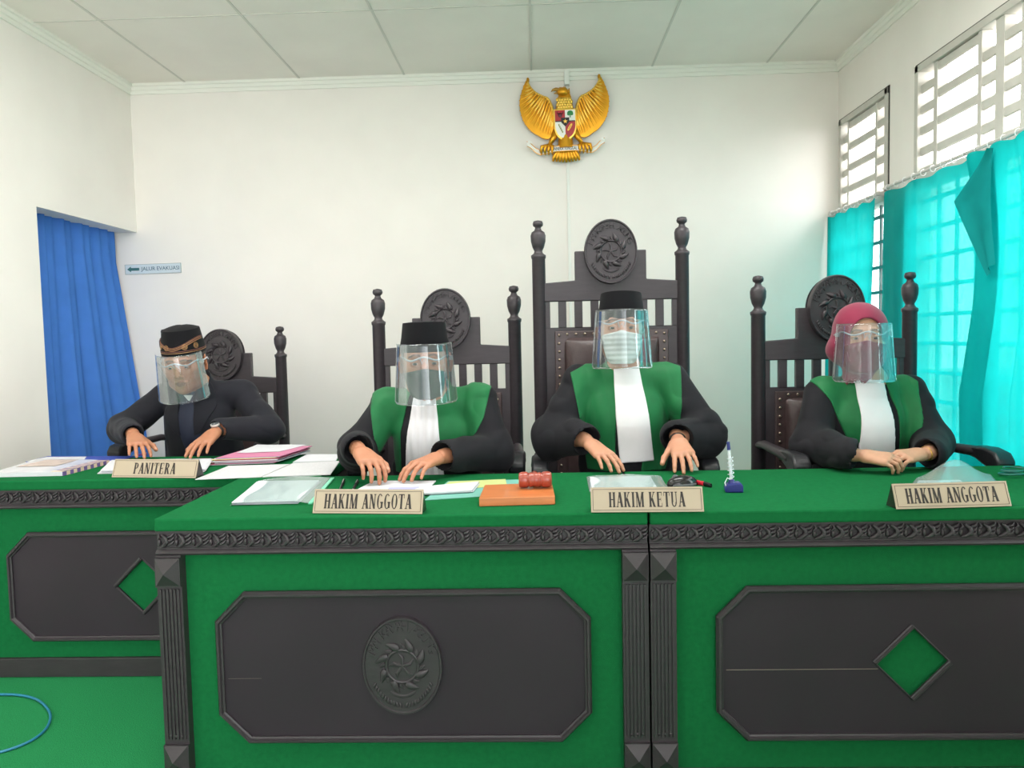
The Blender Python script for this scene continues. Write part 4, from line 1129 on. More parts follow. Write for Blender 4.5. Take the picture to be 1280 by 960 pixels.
# ------------------------------------------------------------------ people
def np3(M): return [[M[i][j] for j in range(3)] for i in range(3)]
class Frame:
    """local head frame: face looks to -y, z up, origin between the eyes inside the head"""
    def __init__(s, o, yaw=0., pitch=0., roll=0., sc=1.):
        s.o = Vector(o); s.sc = sc
        s.R = Matrix.Rotation(yaw, 3, 'Z') @ Matrix.Rotation(pitch, 3, 'X') @ Matrix.Rotation(roll, 3, 'Y')
    def p(s, x, y, z): return tuple(s.o+s.R @ (Vector((x, y, z))*s.sc))
    def M4(s): return Matrix.Translation(s.o) @ s.R.to_4x4() @ Matrix.Scale(s.sc, 4)
def head_sdf(G, F, k=1., features=True, female=False):
    sc = F.sc; R = np3(F.R)
    def E(c, r, kk=.01, mode='u', rot=None):
        M = R if rot is None else np3(F.R @ rot)
        G.ell(F.p(*c), [v*sc for v in r], M, kk*sc, mode)
    def C(a, b, ra, rb=None, kk=.01, mode='u'): G.cap(F.p(*a), F.p(*b), ra*sc, (rb or ra)*sc, kk*sc, mode)
    E((0, .012, .030), (.076, .097, .083), .0)
    E((0, -.022, -.030), (.062, .062, .088), .03)
    E((0, -.022, -.078), (.050, .052, .038), .03)
    E((0, -.060, -.100), (.021, .020, .016), .025)
    for s in (-1, 1):
        E((s*.046, -.050, -.024), (.020, .020, .020), .03)
        E((s*.048, -.005, -.075), (.014, .030, .022), .03)
    if not features: 
        E((0, -.099, -.032), (.016, .024, .026), .02); C((0, -.098, -.045), (0, -.078, -.098), .017, .020, .03); return
    C((-.034, -.080, .022), (.034, -.080, .022), .009, .009, .016)
    for s in (-1, 1): E((s*.031, -.094, .002), (.018, .013, .011), .012, 's')
    for s in (-1, 1):
        E((s*.031, -.0732, .000), (.0145, .012, .0115), .005)
        C((s*.017, -.0815, .003), (s*.031, -.0875, .0070), .0028, .0038, .003); C((s*.031, -.0875, .0070), (s*.045, -.080, .003), .0038, .0028, .003)
        C((s*.018, -.081, -.004), (s*.031, -.0848, -.0078), .002, .0024, .003); C((s*.031, -.0848, -.0078), (s*.044, -.079, -.003), .0024, .002, .003)
    C((0, -.084, .010), (0, -.104, -.028), .0065, .0095, .013)
    E((0, -.106, -.034), (.0115, .011, .010), .008)
    for s in (-1, 1): E((s*.0135, -.096, -.038), (.0075, .010, .0075), .006)
    for s in (-1, 1): E((s*.006, -.103, -.0445), (.0035, .005, .003), .002, 's')
    C((-.021, -.083, -.066), (0, -.0925, -.0625), .0035, .0055, .006); C((.021, -.083, -.066), (0, -.0925, -.0625), .0035, .0055, .006)
    C((-.018, -.083, -.0705), (0, -.0905, -.0745), .0035, .006, .006); C((.018, -.083, -.0705), (0, -.0905, -.0745), .0035, .006, .006)
    C((-.020, -.0885, -.0675), (.020, -.0885, -.0675), .0014, .0014, .002, 's'); C((-.008, -.097, -.0678), (.008, -.097, -.0678), .0016, .0016, .002, 's')
    if not female:
        for s in (-1, 1):
            rot = Matrix.Rotation(s*.45, 3, 'Z') @ Matrix.Rotation(-.15, 3, 'X')
            E((s*.081, .012, -.004), (.007, .019, .032), .006, 'u', rot)
            E((s*.086, .009, .002), (.005, .011, .018), .003, 's', rot)
            E((s*.080, .006, -.030), (.006, .008, .010), .005)

def hand_sdf(G, W, target, side, curl=(.35, .45, .3), splay=.10, thumb=(.5, .3), sc=1., table=None, up=(0, 0, 1), fcurl=None, tmode=0, raise_k=.0):
    """W wrist; the middle finger points at target. side=+1: thumb on the +lateral side. returns adjusted wrist and the finger tips"""
    W = Vector(W); T = Vector(target); d = (T-W).normalized(); n = -Vector(up)   # n: palm normal (down)
    n = (n-d*n.dot(d)).normalized(); l = n.cross(d).normalized()*side
    def build(W, dry):
        K = [.032, .011, -.011, -.031]; L = [.072, .080, .074, .058]; R0 = [.0088, .009, .0086, .0076]
        segs = []; tips = []
        base = W+d*.012*sc
        for i in range(4):
            kn = W+(d*([.090, .093, .088, .080][i])+l*K[i]+n*(-.003 if i in (1, 2) else .001))*sc
            segs.append((base+l*K[i]*.55*sc, kn, .0150*sc, .0118*sc, .016))
            ang = splay*[1., .25, -.45, -1.2][i]
            fd = (d*math.cos(ang)+l*math.sin(ang)).normalized()
            cu = fcurl[i] if fcurl else curl; p = kn; r = R0[i]*sc; a = 0
            for j, f in enumerate((.46, .30, .24)):
                a += cu[j]; v = fd*math.cos(a)+n*math.sin(a); q = p+v*L[i]*f*sc
                segs.append((p, q, r, r*.90, .004)); p = q; r *= .90
            tips.append((p, r))
        # thumb: from the side of the palm
        t0 = W+(d*.018+l*.024+n*.006)*sc; t1 = W+(d*.048+l*.044+n*.012)*sc
        tv = (d*math.cos(thumb[0])+l*math.sin(thumb[0])+n*.25).normalized()
        t2 = t1+tv*.034*sc; tv2 = (tv*math.cos(thumb[1])-l*math.sin(thumb[1])+n*.12).normalized(); t3 = t2+tv2*.026*sc
        segs += [(t0, t1, .0155*sc, .0125*sc, .012), (t1, t2, .0112*sc, .010*sc, .005), (t2, t3, .010*sc, .0085*sc, .004)]
        tips.append((t3, .0085*sc))
        return segs, tips
    if table is not None:
        for _ in range(3):
            segs, tips = build(W, True)
            lo = min([min(a.z-ra, b.z-rb) for a, b, ra, rb, k in segs])
            W = W+Vector((0, 0, table-lo+.0005))
    segs, tips = build(W, False)
    G.cap(W-d*.045*sc, W+d*.01*sc, .0245*sc, .021*sc, .014)
    for a, b, ra, rb, k in segs: G.cap(a, b, ra, rb, k)
    return W, d, l, n, tips

def wr_noise(amp, f, seed, cx=None):
    r = random.Random(seed); ph = [r.uniform(0, 6.28) for _ in range(8)]
    def fn(X, Y, Z):
        w = .5*np.sin(f*.6*Z+ph[0]+3*X)+.4*np.sin(f*.5*X+ph[1])
        a = np.sin(f*(X*.8+Z*.9)+2.2*w+ph[2])+.7*np.sin(f*(1.3*Z-.9*X+.8*Y)+2*w+ph[3])+.5*np.sin(f*2.1*(Z*.5+X*.6-Y*.7)+ph[4]+w)
        if cx is not None:
            t = np.clip((np.abs(X-cx)-.13)/.09, 0, 1); t = t*t*(3-2*t)
            b = .55*np.sin(46*(X-cx)+1.6*np.sin(7*Z+ph[5])+ph[6])+.25*np.sin(83*(X-cx)+2*np.sin(5*Z+ph[7]))
            a = a*t+b*(1-t)
        return amp*(np.abs(a/1.6)**.7*np.sign(a)*.6-.5*np.abs(a/1.6)+.3)
    return fn
def poly_sdf2(P):
    """signed distance to a closed polygon in the x,z plane (negative inside)"""
    P = [(float(a), float(b)) for a, b in P]
    def fn(X, Z):
        X, Z = np.broadcast_arrays(X, Z)
        d = np.full(X.shape, 1e9, np.float32); ins = np.zeros(X.shape, bool); n = len(P)
        for i in range(n):
            (x0, z0), (x1, z1) = P[i], P[(i+1) % n]; ex, ez = x1-x0, z1-z0
            t = np.clip(((X-x0)*ex+(Z-z0)*ez)/(ex*ex+ez*ez+1e-12), 0, 1)
            d = np.minimum(d, (X-x0-t*ex)**2+(Z-z0-t*ez)**2)
            c = ((z0 > Z) != (z1 > Z)) & (X < (x1-x0)*(Z-z0)/((z1-z0) if abs(z1-z0) > 1e-9 else 1e-9)+x0); ins ^= c
        return np.where(ins, -1, 1)*np.sqrt(d)
    return fn

def skin_mat(name, base, lip, nail):
    m = bpy.data.materials.new(name); m.use_nodes = True; nt = m.node_tree; b = nt.nodes['Principled BSDF']
    a = nt.nodes.new('ShaderNodeAttribute'); a.attribute_name = 'tone'
    n = nt.nodes.new('ShaderNodeTexNoise'); n.inputs['Scale'].default_value = 60; n.inputs['Detail'].default_value = 3
    tc = nt.nodes.new('ShaderNodeTexCoord'); nt.links.new(tc.outputs['Object'], n.inputs[0])
    hs = nt.nodes.new('ShaderNodeHueSaturation'); mr = nt.nodes.new('ShaderNodeMapRange'); mr.inputs['To Min'].default_value = .9; mr.inputs['To Max'].default_value = 1.1
    nt.links.new(n.outputs['Fac'], mr.inputs[0]); nt.links.new(mr.outputs[0], hs.inputs['Value']); nt.links.new(a.outputs['Color'], hs.inputs['Color'])
    nt.links.new(hs.outputs[0], b.inputs['Base Color'])
    b.inputs['Roughness'].default_value = .5; b.inputs['Subsurface Weight'].default_value = .08; b.inputs['Subsurface Radius'].default_value = (.01, .004, .002); b.inputs['Subsurface Scale'].default_value = .5
    return m
def paint(me, V, F, base, lip, tips, brow=(52, 38, 34), stubble=0.):
    """albedo of skin, lips, eyebrows, nails per vertex"""
    n = len(V); col = np.tile(np.array([*lin(base), 1.]), (n, 1))
    Ri = F.R.inverted(); L = (V-np.array(F.o)) @ np.array(np3(Ri)).T/F.sc
    x, y, z = L[:, 0], L[:, 1], L[:, 2]; head = (np.abs(x) < .12) & (np.abs(y) < .14) & (np.abs(z) < .14)
    def mix(w, c):
        w = np.clip(w, 0, 1)[:, None]; col[:, :3] = col[:, :3]*(1-w)+np.array(lin(c))*w
    ax = np.abs(x)
    lipz = np.where(z > -.0675, (-.0675+.0095*(1-(ax/.024)**2)-z), (z+.0675+.0115*(1-(ax/.022)**2)))
    mix(np.where(head & (y < -.07) & (ax < .023), np.clip(lipz/.003+.3, 0, 1)*.75, 0), lip)
    bz = .0235+.004*np.cos((ax-.03)/.02*1.4)-.006*np.clip((ax-.035)/.015, 0, 1)
    w = np.clip(1.2-np.abs(z-bz)/.0050, 0, 1)*((ax > .012) & (ax < .053))
    mix(np.where(head & (y < -.05), w*.95, 0), brow)
    if stubble: mix(np.where(head & (z < -.045) & (y < .0), stubble*np.clip((-.045-z)/.02, 0, 1), 0), (90, 72, 62))
    for (t, r) in tips:
        d = np.sqrt(((V-np.array(t[0:3])-np.array((0, 0, r*.7)))**2).sum(1)); mix(np.clip(1.3-d/(r*.75), 0, 1)*.5, (226, 176, 160))
    at = me.attributes.new('tone', 'FLOAT_COLOR', 'POINT'); at.data.foreach_set('color', col.astype(np.float32).ravel())

M_eyew = mat('eye_white', (176, 166, 158), .4); M_iris = mat('dark_iris', (36, 24, 20), .15)
M_hair = mat('black_hair', (24, 21, 21), .55, noise=.2, nscale=200)
M_velvet = mat('black_velvet', (13, 12, 16), .9, sheen=.03, spec=.2)
M_robe = mat('black_robe_cloth', (25, 24, 29), .8, noise=.10, nscale=30, bump=.08, bscale=300, sheen=.04, spec=.25)
M_suit = mat('black_suit_cloth', (28, 28, 35), .8, noise=.10, nscale=30, bump=.08, bscale=300, sheen=.05, spec=.25)
M_green = mat('green_robe_panel', (20, 106, 58), .6, noise=.08, nscale=20, bump=.05, bscale=200, spec=.3, sheen=.1)
M_jabot = mat('white_jabot', (240, 236, 240), .7, noise=.02)
M_sh_clear = clear_mat('face_shield_film', (244, 248, 250), body=.05, gloss_min=.012, gloss_max=.7, rough=.05)
M_sh_frame = clear_mat('face_shield_frame', (225, 238, 240), body=.5, gloss_min=.05, rough=.15)

def head_parts(root, F, kind, mask=None, cap=True, shield=True, hijab=None, lid=0., cap_z=.05):
    T = F.M4()
    # eyes
    for s in (-1, 1):
        e = MB().ell((0, 0, 0), (.0120, .0120, .0120), 20, 14, Matrix()).build('eye', M_eyew, root, smooth=180)
        e.matrix_local = T @ Matrix.Translation((s*.031, -.0755, .0002)) @ Matrix.Rotation(lid, 4, 'X')
        MB().ell((0, -.0092, -.0012), (.0066, .0032, .0064), 14, 8).build('iris', M_iris, e, smooth=180)
    if hijab is None:
        G = Grid(F.o-Vector((.13,)*3), F.o+Vector((.13,)*3), .0032)
        G.ell(F.p(0, .014, .030), [v*F.sc for v in (.080, .101, .087)], np3(F.R), 0)
        G.ell(F.p(0, .060, -.030), [v*F.sc for v in (.062, .052, .060)], np3(F.R), .02)
        R = np.array(np3(F.R.inverted())); o = np.array(F.o)
        def reg(X, Y, Z):
            lx = (R[0][0]*(X-o[0])+R[0][1]*(Y-o[1])+R[0][2]*(Z-o[2]))/F.sc; ly = (R[1][0]*(X-o[0])+R[1][1]*(Y-o[1])+R[1][2]*(Z-o[2]))/F.sc; lz = (R[2][0]*(X-o[0])+R[2][1]*(Y-o[1])+R[2][2]*(Z-o[2]))/F.sc
            # keep: above the forehead line in front, down to the ears at the sides, the nape behind
            lim = np.where(ly < -.035, .062-(ly+.035)*0, np.where(ly < .0, .005-(ly)*.2, np.where(ly < .035, .020, -.062)))
            return lim-lz
        G.op(reg, F.o-Vector((.13,)*3), F.o+Vector((.13,)*3), 0, 'i')
        me, V = G.mesh('hair'); link_mesh('hair', me, M_hair, root)
    if cap:
        # rimless stiff cap: slightly conical oval wall and a flat top with a shallow fold
        mb = MB(); n = 48; h = .098
        prof = [(.0, .972), (.0, 1.), (.02, 1.), (h*.5, .93), (h*.95, .86), (h, .845)]
        vs = []; fs = []
        for z, k in prof:
            for i in range(n):
                a = 2*PI*i/n; vs.append((.0835*k*math.cos(a), .016+.108*k*math.sin(a), z))
        for j in range(len(prof)-1):
            for i in range(n): fs.append((j*n+i, j*n+(i+1) % n, (j+1)*n+(i+1) % n, (j+1)*n+i))
        o = len(vs); base = (len(prof)-1)*n
        rings = 5
        for r in range(1, rings):
            k = 1-r/rings
            for i in range(n):
                a = 2*PI*i/n; x = .0835*.845*k*math.cos(a)
                vs.append((x, .016+.108*.845*k*math.sin(a), h+.006*(1-k)-.004*math.exp(-(x/.012)**2)*(1-k)+(.012*(1-k**2) if kind == 'batik' else 0)))
        prev = base
        for r in range(1, rings):
            cur = o+(r-1)*n
            for i in range(n): fs.append((prev+i, prev+(i+1) % n, cur+(i+1) % n, cur+i))
            prev = cur
        vs.append((0, .016, h+(.014 if kind == 'batik' else .003))); fs += [(prev+i, prev+(i+1) % n, len(vs)-1) for i in range(n)]
        # inside, so that it is a real cap
        mb.add(vs, fs)
        c = mb.build('cap', M_velvet, root, smooth=50); c.matrix_local = T @ Matrix.Translation((0, 0, cap_z)) @ Matrix.Rotation(-.05, 4, 'X'); solidify(c, .003, -1)
        if kind == 'batik':
            mb = MB(); M_gt = mat('gold_thread', (170, 128, 84), .45, metal=.3); M_gt2 = mat('rust_thread', (110, 66, 58), .6)
            def on(a, z, e=.0012):
                k = 1-.10*(z/.098)**1.0; return ((.0835*k+e)*math.cos(a), .016+(.108*k+e)*math.sin(a), z)
            for (zz, m_, r) in ((.012, M_gt, .0012), (.018, M_gt2, .0016)):
                mb = MB(); mb.tube([on(2*PI*i/60, zz) for i in range(60)], r, 6, closed=True); mb.build('gold_line', m_, c, smooth=180)
            for k, (m_, r) in enumerate(((M_gt, .0011), (M_gt2, .0014), (M_gt, .0010), (M_gt2, .0012))):
                mb = MB(); mb.tube([on(-PI/2+(i/50-.5)*3.0, .022+k*.0038+.034*abs(math.sin((i/50-.46)*PI*1.0))**1.6, .0014) for i in range(51)], r, 6)
                mb.build('gold_wave', m_, c, smooth=180)
            for cxx in (-.45, .45, 1.0, -1.0):
                for q in range(3):
                    mb = MB(); mb.tube([on(-PI/2+cxx+(.05+.035*q)*math.cos(i*PI/8), .034+(.003+.004*q)*math.sin(i*PI/8)) for i in range(16)], .0009, 5, closed=True); mb.build('woven_motif', M_gt, c, smooth=180)
    if mask:
        G = Grid(F.o-Vector((.19,)*3), F.o+Vector((.19,)*3), .003)
        head_sdf(G, F, features=False)
        G.f -= .0075*F.sc
        R = np.array(np3(F.R.inverted())); o = np.array(F.o); top = mask.get('top', -.012); bot = mask.get('bot', -.122)
        def reg(X, Y, Z):
            lx = (R[0][0]*(X-o[0])+R[0][1]*(Y-o[1])+R[0][2]*(Z-o[2]))/F.sc; ly = (R[1][0]*(X-o[0])+R[1][1]*(Y-o[1])+R[1][2]*(Z-o[2]))/F.sc; lz = (R[2][0]*(X-o[0])+R[2][1]*(Y-o[1])+R[2][2]*(Z-o[2]))/F.sc
            w = .068-.020*np.clip((-.05-lz)/.07, 0, 1)
            t_ = top-.010*np.abs(lx/.06)**1.5+.004*np.exp(-(lx/.012)**2)
            pl = .0012*np.sin(lz*330) if mask.get('pleat') else 0.
            return np.maximum(np.maximum(lz-t_, bot-lz), np.maximum(np.abs(lx)-w, ly+.018))*F.sc+pl*0+0*lx
        if mask.get('pleat'):
            G.f += (.0014*np.sin((R[2][0]*(G.ax[0][:, None, None]-o[0])+R[2][1]*(G.ax[1][None, :, None]-o[1])+R[2][2]*(G.ax[2][None, None, :]-o[2]))*330)).astype(np.float32)
        G.op(reg, F.o-Vector((.19,)*3), F.o+Vector((.19,)*3), 0, 'i')
        me, V = G.mesh('mask'); mk = link_mesh('mask', me, mask['mat'], root)
        if hijab is None:
            for s in (-1, 1):
                lp = MB(); lp.tube([F.p(s*.064, -.022, -.026), F.p(s*.078, -.006, -.012), F.p(s*.084, .018, .016), F.p(s*.083, .026, -.01), F.p(s*.076, .006, -.036), F.p(s*.062, -.022, -.056)], .0013, 6)
                lp.build('ear_loop', mask['mat'], mk, smooth=180)
    if shield:
        sh = shield if isinstance(shield, dict) else {}
        zt, zb = sh.get('zt', .058), sh.get('zb', -.150)
        mb = MB()
        def f(u, v):
            a = -PI/2+(u-.5)*2*1.25; k = 1+.16*v
            cr = .012*(1-min(1, min(u, 1-u)/.08))**2
            z = zt+(zb-zt)*v
            if v > .9: z += cr*(v-.9)*10
            return (.094*k*math.cos(a), -.012+(.118*k)*math.sin(a)-.006, z)
        mb.grid(f, 48, 26); o = mb.build('face_shield', M_sh_clear, root, smooth=180); o.matrix_local = T @ Matrix.Rotation(sh.get('tilt', .0), 4, 'X'); solidify(o, .0006)
        fr = MB()
        arc = [(.088*math.cos(-PI/2+t*.1), -.014+.106*math.sin(-PI/2+t*.1)-.004, .016+.006*math.cos(t*.62)) for t in range(-13, 14)]
        fr.tube(arc, .0028, 8)
        for s in (-1, 1):
            fr.tube([(s*.087, -.045, .012), (s*.088, -.01, .012), (s*.086, .02, .012), (s*.084, .04, .0)], .0030, 8)
            fr.box(min(s*.080, s*.092), max(s*.080, s*.092), -.056, -.044, .005, .019)
        fr.tube([(-.012, -.112, .016), (-.008, -.104, .0), (0, -.108, .012), (.008, -.104, .0), (.012, -.112, .016)], .0018, 6)
        fr.build('shield_frame', M_sh_frame, o, smooth=60)

def person(spec):
    root = empty('person', spec['at'], label=spec['label'], cat='person')
    O = Vector(spec['at'])
    inv = Matrix.Translation(-O)
    def adopt(me, name, m, V=None):
        co = np.empty(len(me.vertices)*3, np.float32); me.vertices.foreach_get('co', co)
        co = co.reshape(-1, 3)-np.array(O, np.float32); me.vertices.foreach_set('co', co.ravel()); me.update()
        return link_mesh(name, me, m, root)
    F = Frame(spec['head'], spec.get('yaw', 0), spec.get('pitch', 0), spec.get('roll', 0), spec.get('hs', 1.04))
    nb = Vector(spec['neck']); pel = Vector(spec['pelvis']); S = [Vector(p) for p in spec['sh']]; Eb = [Vector(p) for p in spec['el']]
    female = spec.get('female', False); w_ = spec.get('w', 1.)
    chest = nb.lerp(pel, .38)+Vector((0, -.01, 0)); belly = nb.lerp(pel, .75)+Vector((0, -.02, 0))
    lo = Vector((min(S[0].x, Eb[0].x, Eb[1].x, S[1].x)-.12, min(spec['hands'][0]['t'][1], spec['hands'][1]['t'][1])-.08, pel.z-.1))
    hi = Vector((max(S[1].x, Eb[1].x)+.12, max(nb.y, pel.y)+.2, F.o.z+.15))
    G = Grid(lo, hi, .0036)
    head_sdf(G, F, female=hijab_on(spec))
    G.cap(F.p(0, .022, -.055), nb+Vector((0, .012, .0)), .050*F.sc, .056, .025)
    G.cap(nb+Vector((0, .015, -.02)), chest, .07, .105*w_, .04); G.cap(chest, belly, .11*w_, .12*w_, .05); G.cap(belly, pel, .12*w_, .13*w_, .05)
    wr = []; tips_all = []
    for i in (0, 1):
        h = spec['hands'][i]
        W, d, l, n, tips = hand_sdf(G, h['w'], h['t'], h['side'], h.get('curl', (.35, .45, .3)), h.get('splay', .10), h.get('thumb', (.5, .3)), h.get('sc', 1.), h.get('table'), h.get('up', (0, 0, 1)), h.get('fcurl'))
        tips_all += tips; wr.append((W, d, l, n)); 
        G.cap(nb.lerp(S[i], .35)+Vector((0, .01, -.04)), S[i]+Vector((0, .005, -.008)), .044, .040, .03)
        G.cap(S[i]+Vector((0, .005, -.008)), Eb[i], .040, .036, .02); G.cap(Eb[i], W-d*.03, .038, .0245, .012)
    me, V = G.mesh('body')
    paint(me, V, F, spec['skin'], spec.get('lip', (150, 90, 80)), tips_all, stubble=spec.get('stubble', 0.))
    adopt(me, 'body', skin_mat('skin', spec['skin'], 0, 0))
    # the head parts are built in world space: hang them on an offset frame
    F2 = Frame(F.o-O, 0, 0, 0, F.sc); F2.R = F.R
    head_parts(root, F2, spec.get('cap', 'plain'), spec.get('mask'), not female, spec.get('shield', True), True if hijab_on(spec) else None, spec.get('lid', 0.), spec.get('cap_z', .05))
    # ---- robe / suit
    lo2 = lo-Vector((.04, .06, .44)); hi2 = hi+Vector((.04, .04, -.16)); lo2.z = .06; lo2.y = min(lo2.y, pel.y-.60)
    def cloth(G, grow=0., sleeves=True, seed=0, skirt=True):
        g = grow; rs = spec.get('bulk', 1.)
        G.cap(nb+Vector((0, .02, -.045)), chest+Vector((0, 0, 0)), .082+g, .128*w_+g, .04); G.cap(chest, belly, .128*w_*rs+g, .145*w_*rs+g, .05); G.cap(belly, pel, .145*w_*rs+g, .15*w_+g, .05)
        for s in (-1, 1): G.cap(chest+Vector((s*.06*w_, -.02, .03)), belly+Vector((s*.07*w_, -.01, 0)), .10+g, .11+g, .05)
        for i in (0, 1):
            W, d, l, n = wr[i]
            G.cap(nb+Vector((0, .02, -.035)), S[i], .058+g, .060+g, .035)
            if not sleeves: G.cap(S[i], S[i].lerp(Eb[i], .85), spec.get('sleeve', (.066, .072, .060))[0]+g, spec.get('sleeve', (.066, .072, .060))[1]+g, .03)
            if sleeves:
                r1, r2, r3 = spec.get('sleeve', (.066, .072, .060))
                G.cap(S[i], Eb[i], r1+g, r2+g, .03); G.cap(Eb[i], W-d*.045, r2+g, r3+g, .03)
        G.cap(nb+Vector((0, .018, -.03)), nb+Vector((0, .020, .030)), .072+g, .066+g, .02)
        if skirt:
            for s in (-1, 1):
                kn = Vector((pel.x+s*.12, pel.y-.42, .56)); G.cap(pel+Vector((s*.06, 0, -.02)), kn, .11+g, .085+g, .06)
                G.cap(kn, (kn.x, kn.y+.02, .14), .085+g, .075+g, .05)
    GR = Grid(lo2, hi2, .0052); cloth(GR)
    fw = wr_noise(spec.get('wrinkle', .0085), 30, spec['seed'], nb.x)
    GR.f -= .0015
    GR.f += fw(*[a for a in (GR.ax[0][:, None, None], GR.ax[1][None, :, None], GR.ax[2][None, None, :])]).astype(np.float32)
    for i in (0, 1):   # hollow cuffs, open at the wrist
        W, d, l, n = wr[i]; r3 = spec.get('sleeve', (.066, .072, .060))[2]
        GR.cap(W-d*.045, W+d*.06, r3*.80, r3*1.2, .004, 's')
    GR.cap(nb+Vector((0, .004, -.01)), nb+Vector((0, -.01, .10)), .057, .085, .004, 's')      # neck hole
    me, V = GR.mesh('robe'); adopt(me, spec['garment'], spec['gm'])
    # ---- overlays cut from an offset of the same cloth
    for k, ov in enumerate(spec.get('overlays', [])):
        xs = [p[0] for p in ov['poly']]; zs = [p[1] for p in ov['poly']]
        l3 = Vector((min(xs)-.01, lo.y, min(zs)-.01)); h3 = Vector((max(xs)+.01, nb.y+(ov.get('back', .0)), min(max(zs)+.01, hi2.z)))
        GO = Grid(l3, h3, .0036); cloth(GO, ov['grow'], ov.get('sleeves', False), skirt=False)
        A = [GO.ax[0][:, None, None], GO.ax[1][None, :, None], GO.ax[2][None, None, :]]
        GO.f += fw(*A).astype(np.float32)*ov.get('wk', 1.)
        if ov.get('pleats'):
            GO.f += (ov['pleats'][0]*np.sin(ov['pleats'][1]*(A[0]-nb.x)*(1+.0*A[2])+1.2*np.sin(A[2]*9))).astype(np.float32)+0*A[1].astype(np.float32)
        if ov.get('drape'):   # hangs free below the chest: blend to a plane in front
            y0, z0, z1 = ov['drape']
        ps = poly_sdf2(ov['poly'])
        d2 = ps(GO.ax[0][:, None], GO.ax[2][None, :])[:, None, :].astype(np.float32)
        GO.f = np.maximum(GO.f, d2)
        yc = h3.y-.004
        GO.f = np.maximum(GO.f, (A[1]-yc).astype(np.float32)+0*GO.f)
        GO.cap(nb+Vector((0, .004, -.01)), nb+Vector((0, -.01, .10)), .058, .086, .003, 's')
        me, V = GO.mesh(ov['name']); adopt(me, ov['name'], ov['mat'])
    return root, F, wr
def hijab_on(spec): return bool(spec.get('hijab'))

def px(p, y): v = PY(*p, y); return v
SKIN = (196, 142, 112)
def outline(pxs, y): return [(lambda v: (v.x, v.z))(PY(*p, y)) for p in pxs]
TB = DESK_H+.0008
# ---- judge in the dark green mask
e0 = PY(528, 459, 2.84)
j1 = person(dict(at=(-.43, 3.16, 0), seed=1, label='judge in a green and black robe and dark green mask, hands on white papers', garment='robe', gm=M_robe,
    cap_z=.031, head=(e0.x, 2.92, e0.z+.020), hs=1.14, yaw=.11, pitch=.05, roll=-.015, neck=(-.420, 3.04, 1.060), pelvis=(-.425, 3.27, .60),
    sh=[(-.605, 3.09, 1.025), (-.235, 3.09, 1.035)], el=[(-.715, 2.99, .845), (-.175, 3.00, .835)], w=1.0, skin=(182, 124, 95), lid=.12, stubble=.2,
    sleeve=(.066, .074, .060), bulk=1.05,
    hands=[dict(w=PY(452, 583, 2.71), t=(-.535, 2.56, .79), side=-1, table=TB+.006, curl=(.45, .6, .45), thumb=(.35, .35), splay=.06, sc=1.08),
           dict(w=PY(547, 588, 2.76), t=PZ(500, 606, .79), side=1, table=TB+.007, curl=(.30, .40, .25), thumb=(.5, .3), splay=.12, sc=1.08)],
    mask=dict(mat=mat('dark_green_mask', (46, 66, 58), .8), top=-.020, bot=-.118), shield=dict(zt=.064, zb=-.130, tilt=.0),
    overlays=[dict(name='green_panel', mat=M_green, grow=.006, back=.05, poly=outline([(463, 492), (480, 478), (500, 470), (520, 468), (512, 500), (503, 540), (501, 592), (483, 590), (474, 548)], 3.05)),
              dict(name='green_panel', mat=M_green, grow=.006, back=.05, poly=outline([(536, 468), (562, 462), (585, 468), (614, 482), (606, 520), (588, 556), (562, 578), (552, 560), (545, 500)], 3.05)),
              dict(name='jabot', mat=M_jabot, grow=.013, wk=.6, pleats=(.0028, 210), poly=outline([(516, 497), (545, 497), (549, 540), (554, 600), (503, 600), (509, 540)], 2.98))]))
# ---- presiding judge, white mask
e0 = PY(781, 408, 2.94)
j2 = person(dict(at=(.355, 3.20, 0), seed=2, label='judge with a white surgical mask on the tallest chair, both hands on the desk edge', garment='robe', gm=M_robe,
    cap_z=.024, head=(e0.x-.003, 3.03, e0.z-.006), hs=1.12, yaw=-.10, pitch=-.03, roll=.0, neck=(.350, 3.11, 1.15), pelvis=(.350, 3.25, .63),
    sh=[(.175, 3.14, 1.095), (.540, 3.14, 1.10)], el=[(.060, 3.07, .880), (.665, 3.07, .875)], w=1.02, skin=(188, 134, 106), stubble=.1,
    sleeve=(.070, .082, .064), bulk=1.04,
    hands=[dict(sc=1.06, w=PY(738, 560, 2.90), t=PZ(778, 592, .79), side=-1, table=TB, curl=(.18, .30, .2), thumb=(.45, .3), splay=.12),
           dict(sc=1.06, w=PY(848, 558, 2.90), t=PZ(862, 592, .79), side=1, table=TB, curl=(.18, .30, .2), thumb=(.62, .2), splay=.16)][::1],
    mask=dict(mat=mat('white_surgical_mask', (232, 232, 226), .8), top=-.014, bot=-.124, pleat=True), shield=dict(zt=.060, zb=-.140),
    overlays=[dict(name='green_panel', mat=M_green, grow=.006, back=.05, poly=outline([(713, 466), (735, 455), (760, 450), (775, 458), (769, 480), (768, 560), (772, 588), (735, 588), (729, 545)], 3.06)),
              dict(name='green_panel', mat=M_green, grow=.006, back=.05, poly=outline([(796, 458), (805, 452), (830, 450), (853, 458), (851, 500), (848, 548), (834, 588), (800, 588), (808, 540)], 3.06)),
              dict(name='jabot', mat=M_jabot, grow=.013, wk=.35, poly=outline([(769, 462), (801, 458), (812, 520), (820, 578), (776, 580), (770, 520)], 3.0))]))
